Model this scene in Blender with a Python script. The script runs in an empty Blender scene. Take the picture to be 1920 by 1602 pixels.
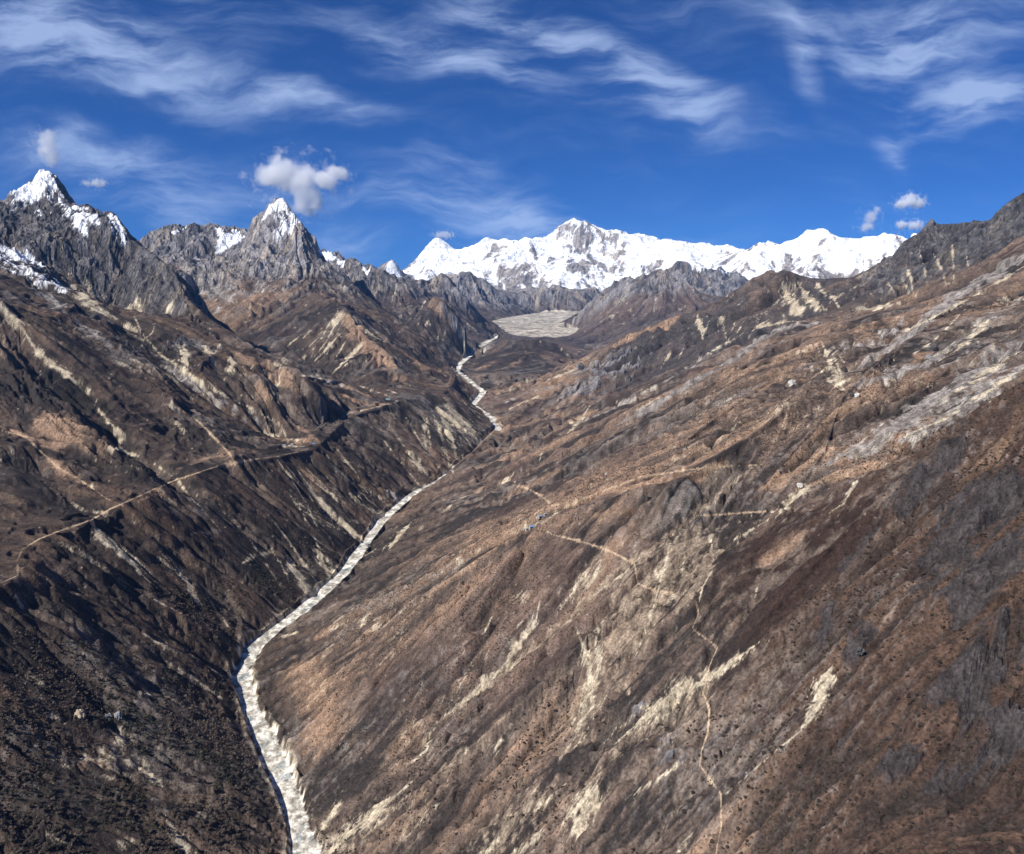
import bpy, bmesh, math, random, os, time
import numpy as np
from mathutils import Vector
T0 = time.time()
SC = bpy.context.scene
R = math.radians
# ------------------------------------------------------------------ camera
F = 1600.0; CX = 960.0; CY = 801.0; PITCH = math.atan((801.0 - 600.0) / F); CAMZ = 950.0
ST, CT = math.sin(PITCH), math.cos(PITCH)
cam_d = bpy.data.cameras.new("camera"); cam = bpy.data.objects.new("camera", cam_d)
SC.collection.objects.link(cam); SC.camera = cam
cam.location = (0, 0, CAMZ); cam.rotation_euler = (math.pi / 2 - PITCH, 0, 0)
cam_d.sensor_fit = 'HORIZONTAL'; cam_d.sensor_width = 36.0; cam_d.lens = 36.0 * F / 1920.0
cam_d.clip_start = 1.0; cam_d.clip_end = 200000.0
# ------------------------------------------------------------------ light
SUN_EL, SUN_AZ = R(42), R(-127)          # azimuth measured from +Y, clockwise
sdir = Vector((math.sin(SUN_AZ) * math.cos(SUN_EL), math.cos(SUN_AZ) * math.cos(SUN_EL), math.sin(SUN_EL)))
sun_d = bpy.data.lights.new("sun", 'SUN'); sun = bpy.data.objects.new("sun", sun_d)
SC.collection.objects.link(sun)
sun_d.energy = 5.0; sun_d.angle = R(0.53); sun_d.color = (1.0, 0.965, 0.91)
sun.rotation_euler = sdir.to_track_quat('Z', 'Y').to_euler(); sun.location = (-500, -300, 1500)
SC.view_settings.view_transform = 'Standard'; SC.view_settings.look = 'None'
SC.view_settings.exposure = 0.36; SC.view_settings.gamma = 1.0
SC.view_settings.use_curve_mapping = False


def pix_dir(px, py):
    px = np.asarray(px, float); py = np.asarray(py, float)
    u = (px - CX) / F; v = (CY - py) / F
    return u, CT + v * ST, -ST + v * CT


# ------------------------------------------------------------------ sky with cirrus
W = bpy.data.worlds.new("World"); SC.world = W; W.use_nodes = True
nt = W.node_tree; nt.nodes.clear()


def N(tree, typ, **kw):
    n = tree.nodes.new(typ)
    for k, v in kw.items():
        if k == 'ins':
            for i, val in v.items():
                if hasattr(val, 'is_output') or isinstance(val, bpy.types.NodeSocket):
                    tree.links.new(val, n.inputs[i])
                else:
                    n.inputs[i].default_value = val
        else:
            setattr(n, k, v)
    return n


sky = N(nt, 'ShaderNodeTexSky', sky_type='NISHITA', sun_disc=False, sun_elevation=SUN_EL, sun_rotation=SUN_AZ,
        altitude=5200.0, air_density=1.25, dust_density=0.35, ozone_density=3.5)
tc = N(nt, 'ShaderNodeTexCoord')
sep = N(nt, 'ShaderNodeSeparateXYZ', ins={0: tc.outputs['Generated']})
ymax = N(nt, 'ShaderNodeMath', operation='MAXIMUM', ins={0: sep.outputs['Y'], 1: 0.12})
du = N(nt, 'ShaderNodeMath', operation='DIVIDE', ins={0: sep.outputs['X'], 1: ymax.outputs[0]})
dw = N(nt, 'ShaderNodeMath', operation='DIVIDE', ins={0: sep.outputs['Z'], 1: ymax.outputs[0]})
uw = N(nt, 'ShaderNodeCombineXYZ', ins={0: du.outputs[0], 1: dw.outputs[0]})
nz1 = N(nt, 'ShaderNodeTexNoise', ins={'Vector': uw.outputs[0], 'Scale': 4.5, 'Detail': 4.0, 'Roughness': 0.5})
cen = N(nt, 'ShaderNodeVectorMath', operation='SUBTRACT', ins={0: nz1.outputs['Color'], 1: (0.5, 0.5, 0.5)})
scl = N(nt, 'ShaderNodeVectorMath', operation='SCALE', ins={0: cen.outputs[0], 'Scale': 0.12})
wuw = N(nt, 'ShaderNodeVectorMath', operation='ADD', ins={0: uw.outputs[0], 1: scl.outputs[0]})
# cirrus streaks: (x0,y0, x1,y1, half width, weight) in directions seen from the valley
CIRRUS = [
    (-60, 75, 260, 115, 60, .95), (-40, 60, 470, 70, 45, .42), (200, 140, 470, 200, 45, .55), (330, 150, 740, 240, 34, .40),
    (470, 170, 590, 195, 16, .55), (-60, 255, 560, 355, 38, .62), (-40, 330, 260, 300, 50, .25), (160, 370, 520, 420, 32, .60),
    (300, -10, 450, 15, 30, .35), (540, 20, 900, 130, 60, .30), (700, 90, 1160, 175, 34, .52), (840, 20, 1000, 60, 60, .42),
    (880, 10, 1120, 75, 34, .62), (1060, 60, 1240, 150, 34, .85), (1200, 130, 1360, 250, 34, .9), (1180, 210, 1420, 255, 42, .42),
    (1390, -10, 1540, 55, 50, .5), (1480, 60, 1510, 190, 26, .5), (1540, 90, 1930, 20, 62, .62), (1600, 120, 1760, 60, 36, .55),
    (1640, 130, 1930, 95, 40, .45), (1660, 190, 1930, 165, 30, .55), (1690, 240, 1930, 190, 28, .85), (1650, 270, 1690, 325, 26, .5),
    (1740, 170, 1930, 215, 24, .55), (640, 350, 860, 400, 26, .35), (590, 440, 760, 450, 26, .55), (760, 340, 1040, 430, 60, .62),
    (560, 330, 640, 420, 40, .3), (900, 400, 1100, 430, 34, .4), (1230, 445, 1420, 440, 18, .3), (620, 380, 760, 385, 12, .4),
    (820, 290, 930, 300, 20, .22), (560, 210, 720, 235, 26, .3), (100, 250, 180, 245, 16, .2), (1180, 0, 1400, 60, 60, .2),
]


def pix_uw(px, py):
    a, b, c = pix_dir(px, py)
    return float(a / b), float(c / b)


acc = None
for (x0, y0, x1, y1, hw, wt) in CIRRUS:
    a = pix_uw(x0, y0); b = pix_uw(x1, y1)
    mx, my = (a[0] + b[0]) / 2, (a[1] + b[1]) / 2
    L = math.hypot(b[0] - a[0], b[1] - a[1]) / 2 + hw / F
    ang = math.atan2(b[1] - a[1], b[0] - a[0])
    mp = N(nt, 'ShaderNodeMapping', vector_type='TEXTURE',
           ins={'Vector': wuw.outputs[0], 'Location': (mx, my, 0), 'Rotation': (0, 0, ang), 'Scale': (L * 1.3, hw * 1.65 / F, 1)})
    g = N(nt, 'ShaderNodeTexGradient', gradient_type='SPHERICAL', ins={0: mp.outputs[0]})
    sm = N(nt, 'ShaderNodeMath', operation='POWER', ins={0: g.outputs['Fac'], 1: 1.15})
    if acc is None:
        acc = N(nt, 'ShaderNodeMath', operation='MULTIPLY', ins={0: sm.outputs[0], 1: wt})
    else:
        acc = N(nt, 'ShaderNodeMath', operation='MULTIPLY_ADD', ins={0: sm.outputs[0], 1: wt, 2: acc.outputs[0]})


def fibre(ang, sx, sy):
    m = N(nt, 'ShaderNodeMapping', ins={'Vector': wuw.outputs[0], 'Rotation': (0, 0, ang), 'Scale': (sx, sy, 1)})
    return N(nt, 'ShaderNodeTexNoise', ins={'Vector': m.outputs[0], 'Scale': 1.0, 'Detail': 6.0, 'Roughness': 0.6, 'Distortion': 0.15})


f1 = fibre(R(24), 8, 34); f2 = fibre(R(-22), 8, 34)
side = N(nt, 'ShaderNodeMapRange', ins={0: du.outputs[0], 1: 0.18, 2: 0.36})
fm = N(nt, 'ShaderNodeMix', data_type='FLOAT', ins={0: side.outputs[0], 2: f1.outputs['Fac'], 3: f2.outputs['Fac']})
fr = N(nt, 'ShaderNodeMapRange', ins={0: fm.outputs[0], 1: 0.30, 2: 0.72, 3: 0.12, 4: 1.30})
veil = N(nt, 'ShaderNodeMapRange', ins={0: fm.outputs[0], 1: 0.40, 2: 0.85, 3: 0.0, 4: 0.30})
al = N(nt, 'ShaderNodeMath', operation='MULTIPLY_ADD', ins={0: acc.outputs[0], 1: fr.outputs[0], 2: veil.outputs[0]})
al2 = N(nt, 'ShaderNodeMapRange', interpolation_type='SMOOTHSTEP', ins={0: al.outputs[0], 1: 0.0, 2: 1.0, 3: 0.0, 4: 0.74})
hz = N(nt, 'ShaderNodeMapRange', ins={0: dw.outputs[0], 1: -0.05, 2: 0.02})
al3 = N(nt, 'ShaderNodeMath', operation='MULTIPLY', ins={0: al2.outputs[0], 1: hz.outputs[0]})
CLOUD_COL = (6.6, 8.6, 13.0, 1)
skyg = N(nt, 'ShaderNodeMix', data_type='RGBA', blend_type='MULTIPLY',
         ins={0: 1.0, 6: sky.outputs[0], 7: (0.20, 0.58, 1.20, 1)})
mixc = N(nt, 'ShaderNodeMix', data_type='RGBA', ins={0: al3.outputs[0], 6: skyg.outputs[2], 7: CLOUD_COL})
bg = N(nt, 'ShaderNodeBackground', ins={0: mixc.outputs[2], 1: 0.055})
wo = N(nt, 'ShaderNodeOutputWorld', ins={0: bg.outputs[0]})

# ------------------------------------------------------------------ numpy noise
rng = np.random.default_rng(11)
TAB = rng.random((16, 256, 256)).astype(np.float32)


def vnoise(x, y, k=0):
    """value noise 0..1"""
    t = TAB[k % 16]
    xi = np.floor(x).astype(np.int32); yi = np.floor(y).astype(np.int32)
    fx = (x - xi).astype(np.float32); fy = (y - yi).astype(np.float32)
    fx = fx * fx * (3 - 2 * fx); fy = fy * fy * (3 - 2 * fy)
    x0 = xi & 255; x1 = (xi + 1) & 255; y0 = yi & 255; y1 = (yi + 1) & 255
    a = t[x0, y0]; b = t[x1, y0]; c = t[x0, y1]; d = t[x1, y1]
    a = a + (b - a) * fx; c = c + (d - c) * fx
    return a + (c - a) * fy


def fbm(x, y, wl, octs, k=0, gain=0.5, ridged=False):
    out = np.zeros(x.shape, np.float32); amp = 1.0; tot = 0.0
    for o in range(octs):
        ca, sa = math.cos(o * 1.1 + k), math.sin(o * 1.1 + k)
        n = vnoise((x * ca - y * sa) / wl + 17.3 * o, (x * sa + y * ca) / wl + 9.1 * o, k + o)
        if ridged:
            n = 1.0 - np.abs(2 * n - 1); n = n * n
        out += amp * n; tot += amp; amp *= gain; wl *= 0.5
    return out / tot


def sstep(a, b, x):
    t = np.clip((x - a) / (b - a), 0, 1); return t * t * (3 - 2 * t)


# ------------------------------------------------------------------ the grid (fan of azimuth x log distance)
Q = float(os.environ.get('TQ', '1.2'))
NC, NR = int(1240 * Q), int(2600 * Q)
AZ0, AZ1 = R(-41.5), R(41.5); R0, R1 = 300.0, 37000.0
L0, L1 = math.log(R0), math.log(R1)


def grid(nr, nc):
    l = np.linspace(L0, L1, nr); a = np.linspace(AZ0, AZ1, nc)
    r = np.exp(l).astype(np.float32)
    return r, a.astype(np.float32), (r[:, None] * np.sin(a)[None, :]).astype(np.float32), (r[:, None] * np.cos(a)[None, :]).astype(np.float32)


def P(px, py, Y):
    u, yc, zc = pix_dir(px, py); t = Y / yc
    return (u * t, Y, CAMZ + zc * t)


def PZ(px, py, z):
    u, yc, zc = pix_dir(px, py); t = (z - CAMZ) / zc
    return (u * t, yc * t, z)


def H(px, Y, z):
    return ((px - CX) / F * Y, Y, z)


def L_P(*a): return [P(*p) for p in a]
def L_Z(*a): return [PZ(*p) for p in a]
def L_H(*a): return [H(*p) for p in a]


RIVER = [(-120, 250, -60), (-150, 500, -45), (-220, 900, -30), (-300, 1200, -15)] + L_Z(
    (575, 1602, 0), (545, 1500, 10), (503, 1400, 25), (470, 1330, 38), (450, 1262, 50), (478, 1212, 58), (560, 1150, 70),
    (640, 1080, 90), (690, 1012, 112), (720, 972, 125), (770, 930, 140), (820, 905, 155)) + L_H((858, 4600, 156), (896, 5050, 161)) + L_Z(
    (935, 806, 240), (918, 782, 272), (885, 760, 300), (906, 735, 350), (882, 716, 410), (856, 696, 460), (865, 680, 500), (890, 660, 560),
    (912, 642, 650), (935, 630, 710))
RVA = np.array(RIVER)


def RP(px, py, s_, back=0.0):
    """a place on the right flank: the line of sight meets the slope that climbs from the river at gradient s_"""
    u, yc, zc = pix_dir(px, py); t = np.linspace(250, 12000, 6000); yy = yc * t
    f = (CAMZ + zc * t) - (np.interp(yy, RVA[:, 1], RVA[:, 2]) + s_ * (u * t - np.interp(yy, RVA[:, 1], RVA[:, 0])))
    k = int(np.argmax(f <= 0)); k = k if f[k] <= 0 else len(t) - 1
    return (float(u * t[k]), float(yy[k]), float(CAMZ + zc * t[k]))


def L_R(*a): return [RP(*p) for p in a]


def behind(px, py, s_, k, dz):
    """hidden hollow behind a crest: farther along the same line of sight and below it"""
    p = RP(px, py, s_); return (p[0] * k, p[1] * k, CAMZ + (p[2] - CAMZ) * k - dz)


TERR = [(-1150, 300, 380), (-1090, 900, 385), (-1090, 1300, 390)] + L_Z(
    (0, 1095, 395), (35, 1078, 395), (42, 1040, 400), (75, 1010, 405), (170, 975, 410), (240, 940, 415), (330, 900, 420), (410, 872, 420),
    (520, 856, 410), (590, 840, 400), (620, 812, 410), (645, 785, 430), (700, 766, 450), (745, 752, 465), (790, 742, 470), (830, 738, 470),
    (848, 715, 478), (853, 700, 482))


def HBK(px, py, Y, dY, dz):
    a = P(px, py, Y); k = (Y + dY) / Y; return (a[0] * k, a[1] * k, CAMZ + (a[2] - CAMZ) * k - dz)


def sample_pl(ln):
    ln = np.array(ln); return np.concatenate([a + (b - a) * np.linspace(0, 1, 40)[:, None] for a, b in zip(ln[:-1], ln[1:])])


_t = np.array(TERR); _d = np.gradient(_t[:, :2], axis=0); _n = np.stack([-_d[:, 1], _d[:, 0]], 1) / np.linalg.norm(_d, axis=1)[:, None]
LIP = [(float(a[0] + n[0] * 70), float(a[1] + n[1] * 70), float(a[2] + 9)) for a, n in zip(_t, _n)][:-3]
g_ = [P(*p) for p in ((922, 602, 15400), (940, 616, 13700), (962, 628, 12650), (1000, 634, 12150), (1042, 633, 12200), (1070, 628, 12500), (1091, 619, 13300), (1062, 612, 14300), (1048, 606, 15000), (1064, 598, 16500), (1078, 590, 17900), (1088, 584.5, 18700), (1040, 585, 18650), (1000, 588, 18500), (965, 593, 17300))]
MAIN = [
    RIVER, TERR, LIP, g_ + [g_[0]],
    # left: foot of the rock wall, the long rock ridge and the side valley behind it
    L_P((-400, 400, 4300), (-200, 440, 4900), (0, 470, 5600), (90, 500, 5850), (160, 545, 5750), (250, 590, 5650), (320, 598, 5500), (345, 592, 5400)),
    L_P((0, 560, 3900), (100, 600, 4100), (220, 640, 4300), (330, 660, 4500)),
    L_Z((470, 803, 442), (530, 811, 428), (600, 822, 414)), L_P((845, 880, 4020), (880, 850, 4220), (915, 822, 4450), (950, 800, 4750)),
    L_P((634, 782, 4500), (622, 768, 4430), (600, 738, 4380), (572, 711, 4470), (545, 690, 4580), (515, 672, 4700), (470, 648, 4950), (435, 622, 5130), (400, 600, 5300), (368, 572, 5480),
        (347, 556, 5600), (340, 535, 5800), (328, 512, 5900), (312, 495, 6000), (292, 478, 6100), (270, 463, 6200), (255, 455, 6250), (242, 445, 6300), (236, 428, 6380), (226, 412, 6450),
        (215, 402, 6520), (203, 396, 6580), (196, 400, 6600), (188, 412, 6620), (180, 405, 6700), (174, 390, 6750), (165, 382, 6800), (150, 386, 6850), (138, 388, 6900), (126, 380, 6950), (118, 362, 7040), (106, 338, 7120),
        (96, 326, 7220), (78, 319, 7300), (64, 332, 7270), (50, 347, 7200), (35, 361, 7150), (12, 379, 7050), (2, 384, 7000), (-10, 388, 7000), (-60, 380, 7000), (-150, 400, 6800), (-300, 420, 6400), (-500, 420, 6000)),
    [HBK(*q) for q in ((545, 690, 4580, 350, 85), (515, 672, 4700, 380, 90), (470, 648, 4950, 450, 100), (435, 622, 5130, 500, 110), (400, 600, 5300, 550, 110), (368, 572, 5480, 550, 100))],
    L_Z((656, 779, 441), (648, 768, 446)), L_P((640, 757, 4650), (629, 740, 4800), (615, 723, 5000)),
    L_Z((735, 752, 466), (690, 735, 482), (650, 716, 520), (620, 705, 545), (580, 692, 575)) + L_H((520, 6700, 620), (460, 7300, 700), (400, 8200, 850), (370, 9000, 1120)),
    L_H((330, 9000, 1400), (250, 9000, 1550), (150, 9300, 1700), (0, 9500, 1800), (-300, 9500, 1800)),
    # pyramid peak and its ridges
    L_P((200, 480, 11500), (240, 470, 11500), (290, 450, 11500), (320, 436, 11600), (350, 425, 11700), (375, 422, 11700), (398, 423, 11700), (414, 437, 11600), (430, 434, 11600), (444, 428, 11600), (455, 440, 11400), (470, 450, 11300)),
    L_P((440, 505, 10350), (450, 490, 10500), (455, 470, 10650), (462, 440, 10680), (480, 412, 10600), (500, 392, 10520), (514, 380, 10500), (527, 371, 10500), (538, 382, 10450), (546, 396, 10400), (560, 411, 10300), (575, 432, 10200),
        (586, 456, 10050), (593, 474, 9950), (600, 484, 9900), (618, 500, 9700), (640, 517, 9500), (665, 537, 9400), (687, 552, 9250), (725, 582, 9050), (770, 615, 8800), (810, 645, 8600), (835, 668, 8450), (850, 688, 8350)),
    L_P((545, 400, 10350), (545, 440, 10050), (540, 490, 9600), (548, 525, 9250), (580, 548, 8800), (620, 562, 8150), (650, 576, 7700), (665, 605, 7350), (695, 637, 6950), (732, 662, 6550), (750, 695, 6150), (775, 715, 5950), (800, 727, 5850)),
    L_P((672, 594, 7650), (692, 617, 7400), (712, 639, 7150), (728, 654, 6950), (750, 674, 6750), (778, 696, 6550), (812, 715, 6300), (836, 726, 6000)),
    L_P((400, 560, 9000), (480, 590, 8300), (520, 640, 7400), (590, 690, 6600)),
    L_P((300, 478, 10400), (345, 500, 10500), (430, 492, 10350)),
    L_H((480, 12200, 1700), (560, 11600, 1600), (640, 10700, 1200), (690, 10300, 1000)),
    # crags and ridges right of it
    L_P((590, 482, 14000), (600, 473, 14000), (611, 474, 14000), (622, 484, 14000), (636, 485, 14000), (648, 496, 13900), (675, 504, 13800), (690, 512, 13500)),
    L_P((632, 505, 11800), (641, 492, 11800), (650, 485, 11800), (661, 489, 11700), (668, 499, 11600), (675, 506, 11600), (681, 500, 11550), (687, 497, 11500), (696, 496, 11400), (710, 504, 11300), (724, 511, 11250),
        (740, 524, 11150), (752, 535, 11050), (765, 546, 10950), (780, 560, 10850), (790, 572, 10750)),
    L_P((745, 595, 10000), (768, 615, 9600), (785, 632, 9300), (815, 657, 8850), (843, 683, 8450)),
    L_P((785, 575, 10600), (800, 566, 10300), (815, 556, 10200), (832, 563, 10100), (855, 590, 10050), (878, 618, 10050), (894, 645, 10200)),
    L_P((752, 520, 15000), (768, 532, 14600), (785, 538, 14200), (805, 526, 13700), (827, 511, 13500), (842, 522, 13400), (870, 556, 13200), (905, 598, 13900)),
    L_P((860, 642, 11700), (900, 627, 12200), (940, 623, 12600), (956, 631, 12400)),
    L_P((830, 530, 18800), (855, 517, 18700), (880, 508, 18700), (910, 525, 18700), (945, 548, 18700), (990, 579, 18900)),
    L_P((940, 545, 20500), (975, 550, 20300), (1000, 547, 20000), (1025, 543, 19800), (1055, 544, 19500), (1080, 560, 19300), (1100, 572, 19000), (1130, 560, 19500)),
    # glacier tongue and its terminal moraine
    L_P((1000, 633, 12200), (960, 627, 12700), (922, 603, 15300)), L_P((1000, 588, 18600), (1085, 585, 18500)),
    L_P((1000, 610, 15000), (1040, 600, 16300), (1075, 596, 16800)), L_P((1000, 633, 12200), (1040, 631, 12300), (1088, 622, 13000), (1050, 611, 14500)),
    L_P((890, 660, 10350), (905, 655, 10200), (940, 639, 10000), (975, 637, 9900), (1010, 637, 9900), (1050, 646, 9900), (1075, 668, 9800)),
    L_Z((900, 716, 408), (960, 711, 430), (1010, 703, 445), (1055, 690, 480), (1085, 672, 525), (1112, 656, 570)),
    L_P((880, 690, 8700), (930, 668, 9100), (1000, 662, 9100), (1050, 672, 9000)),
    # dark mountain right of the glacier
    L_P((1046, 608, 14000), (1080, 594, 14000), (1110, 571, 13800), (1140, 550, 13700), (1163, 530, 13500), (1178, 525, 13450), (1190, 527, 13400), (1210, 520, 13300), (1228, 508, 13200), (1240, 504, 13200), (1252, 512, 13100), (1268, 527, 13000),
        (1290, 546, 12800), (1330, 569, 12500), (1380, 585, 12000)),
    L_P((1240, 512, 13100), (1222, 552, 12700), (1180, 600, 12100), (1120, 648, 11600)),
    L_H((1120, 11000, 585), (1160, 9800, 620), (1250, 9500, 740), (1350, 9500, 860), (1500, 9500, 950), (1800, 9500, 1000), (2100, 9000, 1100)),
    L_P((1235, 520, 18800), (1250, 502, 18500), (1268, 489, 18400), (1290, 491, 18300), (1320, 499, 18300), (1350, 508, 18200), (1380, 514, 18100), (1405, 526, 18000), (1440, 545, 17500)),
    L_H((1300, 16500, 1250), (1450, 15500, 1200)),
    L_H((500, 17000, 1000), (700, 19000, 1150), (800, 21500, 1300), (1000, 22500, 1350), (1200, 22500, 1400), (1400, 20500, 1400), (1600, 19000, 1400), (1900, 17000, 1400)),
    # snow range
    L_P((640, 560, 29500), (690, 530, 29500), (720, 520, 29500), (755, 521, 29500), (766, 508, 29500), (775, 494, 29500), (785, 480, 29500), (800, 463, 29600), (812, 452, 29700), (821, 447, 29800), (832, 452, 29800), (843, 461, 29900), (855, 470, 30000), (868, 469, 30000), (880, 466, 30000),
        (895, 456, 30000), (905, 448, 30000), (914, 444, 30000), (926, 450, 30000), (940, 453, 30000), (965, 455, 30100), (985, 449, 30200), (998, 453, 30200), (1010, 457, 30200), (1024, 455, 30200), (1034, 441, 30200), (1046, 430, 30200), (1060, 419, 30200), (1074, 410, 30200), (1086, 415, 30200), (1096, 421, 30200),
        (1112, 420, 30200), (1122, 427, 30200), (1136, 436, 30200), (1150, 436, 30100), (1164, 438, 30100), (1176, 444, 30000), (1192, 442, 30000), (1206, 440, 30000), (1222, 443, 30000), (1238, 448, 30000), (1255, 459, 30000), (1280, 461, 30000), (1302, 457, 30000), (1320, 455, 29900), (1338, 463, 29800),
        (1352, 461, 29700), (1364, 459, 29600), (1380, 470, 29400), (1400, 475, 29000), (1420, 469, 28600), (1440, 475, 28200), (1460, 474, 27500), (1480, 468, 26800), (1490, 455, 26500), (1500, 452, 26300), (1506, 443, 26100), (1515, 433, 26000), (1540, 434, 26000), (1556, 436, 26000), (1562, 442, 26000),
        (1572, 450, 26000), (1595, 454, 26000), (1608, 457, 26000), (1618, 463, 26000), (1626, 468, 26000), (1636, 460, 25500), (1647, 449, 25200), (1658, 436, 25000), (1664, 440, 25000), (1670, 439, 25000), (1690, 449, 25000), (1720, 470, 25000), (1800, 480, 25000), (1950, 470, 25000)),
    L_P((700, 520, 25000), (716, 504, 25000), (728, 493, 25000), (735, 489, 25000), (742, 496, 25000), (750, 512, 25000), (757, 528, 25000)),
    L_H((780, 24000, 1500), (1000, 24200, 1500), (1200, 24000, 1550), (1400, 22000, 1500), (1600, 21000, 1500), (1800, 20500, 1500)),
    L_H((200, 20000, 1000), (500, 25000, 1200), (650, 26500, 1500)), L_H((-300, 14000, 1200), (100, 15000, 1200), (400, 14500, 1300)),
    L_H((-500, 36000, 500), (500, 36000, 1000), (1000, 36000, 2500), (1400, 36000, 2500), (2200, 34000, 2000)),
    # right: rounded hill and rock crest
    L_P((1065, 694, 7950), (1085, 682, 7900), (1110, 664, 7800), (1150, 642, 7700), (1180, 623, 7600), (1215, 608, 7450), (1250, 597, 7300), (1290, 587, 7200), (1310, 583, 7200), (1335, 574, 7200), (1358, 558, 7200), (1380, 545, 7200), (1410, 528, 7150), (1440, 513, 7100), (1465, 510, 7000), (1490, 513, 6900),
        (1515, 520, 6850), (1540, 526, 6800), (1570, 524, 6700), (1600, 521, 6600), (1625, 520, 6500), (1640, 515, 6400), (1650, 503, 6350), (1664, 487, 6320), (1680, 468, 6300), (1694, 452, 6300), (1704, 444, 6300), (1716, 439, 6300), (1728, 430, 6300), (1736, 420, 6300), (1745, 410, 6300), (1754, 415, 6260),
        (1764, 421, 6230), (1780, 422, 6200), (1792, 420, 6160), (1800, 426, 6130), (1812, 420, 6080), (1828, 417, 6000), (1850, 412, 5950), (1866, 410, 5900), (1874, 400, 5870), (1882, 390, 5850), (1894, 376, 5820), (1906, 366, 5790), (1920, 358, 5750), (1960, 340, 5600), (2100, 300, 5200), (2300, 280, 4500)),
    L_H((1500, 8200, 1150), (1650, 7800, 1150), (1800, 7500, 1250), (2000, 7200, 1350), (2300, 6500, 1500)),
    L_P((1650, 548, 5600), (1690, 558, 5150), (1730, 560, 4700), (1765, 540, 4400), (1800, 520, 4200), (1850, 498, 4000), (1920, 470, 3800), (2100, 400, 3400)),
    L_P((1690, 566, 5000), (1640, 577, 5000), (1560, 594, 5150), (1500, 601, 5400), (1400, 620, 5800), (1310, 647, 6200), (1200, 705, 6200), (1120, 750, 5950), (1050, 795, 5650), (960, 812, 5450)),
    L_P((1380, 600, 6300), (1440, 575, 6450), (1480, 560, 6400)),
    L_R((1720, 572, .40), (1690, 576, .40), (1640, 587, .41), (1575, 603, .42), (1530, 614, .43), (1480, 632, .44), (1430, 662, .46), (1330, 722, .47), (1220, 782, .45), (1100, 842, .42), (980, 884, .36), (900, 906, .3)),
    L_R((1800, 570, .43), (1740, 610, .45), (1680, 655, .47), (1620, 700, .49), (1580, 738, .50), (1560, 790, .52), (1545, 840, .54), (1500, 905, .56), (1430, 970, .58), (1330, 1000, .60), (1250, 1022, .62), (1190, 1050, .62), (1080, 1150, .62), (930, 1275, .60), (820, 1350, .56), (700, 1440, .48), (620, 1540, .34)),
    L_R((1520, 740, .52), (1470, 762, .53), (1400, 815, .555), (1300, 880, .585), (1150, 930, .61), (1020, 972, .61), (920, 1030, .60), (800, 1110, .58), (680, 1170, .48), (560, 1196, .3)),
    L_R((1460, 700, .475), (1360, 770, .50), (1240, 850, .515), (1120, 900, .515), (1000, 940, .49), (900, 990, .46), (780, 1060, .42)),
    L_R((1920, 560, .41), (1920, 640, .445)), L_R((1850, 520, .40), (1760, 590, .44), (1700, 640, .46), (1640, 700, .48)), L_R((1830, 640, .44), (1740, 720, .48), (1660, 790, .52)),
    [behind(2000, 650, .70, 1.22, 30), behind(1920, 715, .71, 1.22, 28), behind(1830, 765, .72, 1.2, 24), behind(1740, 850, .72, 1.16, 16)],
    L_R((2300, 520, .68), (2150, 575, .69), (2000, 650, .70), (1920, 715, .71), (1830, 765, .72), (1785, 800, .72), (1740, 850, .72), (1640, 940, .73), (1540, 1040, .74), (1440, 1150, .74), (1330, 1280, .72)),
    L_R((2000, 1000, .76), (1920, 1100, .77), (1800, 1200, .77), (1700, 1300, .77)), L_R((1920, 1602, .80), (1700, 1602, .78), (1350, 1602, .72), (1000, 1602, .65), (750, 1602, .52)),
    L_R((1350, 1400, .72), (1150, 1400, .70), (1000, 1420, .66)), L_R((1240, 1130, .66), (1160, 1230, .65), (1080, 1330, .63), (1000, 1420, .60)), L_R((1100, 1190, .70), (1000, 1290, .69), (880, 1400, .64)),
    L_R((1380, 1060, .70), (1300, 1180, .72), (1200, 1280, .70)), L_R((1480, 960, .66), (1420, 1040, .68)),
    [(650, 300, 560), (650, 400, 590)], [(900, 700, 780), (1100, 900, 900), (1500, 1100, 1100)], L_H((2300, 2500, 1150), (2300, 3500, 1450)),
]


def sample_lines(lines, step_ln=0.0012):
    out = []
    for ln in lines:
        for (a, b) in zip(ln[:-1], ln[1:]):
            a = np.array(a, float); b = np.array(b, float)
            d = np.linalg.norm(b[:2] - a[:2]); r = max(250.0, min(np.hypot(*a[:2]), np.hypot(*b[:2])))
            n = max(2, int(d / (r * step_ln)) + 1); t = np.linspace(0, 1, n)[:, None]
            out.append(a + (b - a) * t)
    return np.concatenate(out)


def zoom(a, nr, nc):
    fr = np.linspace(0, a.shape[0] - 1, nr); fc = np.linspace(0, a.shape[1] - 1, nc)
    i = np.minimum(fr.astype(int), a.shape[0] - 2); j = np.minimum(fc.astype(int), a.shape[1] - 2)
    u = (fr - i)[:, None].astype(np.float32); v = (fc - j)[None, :].astype(np.float32)
    b = a[i] * (1 - u) + a[i + 1] * u
    return b[:, j] * (1 - v) + b[:, j + 1] * v


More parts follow.
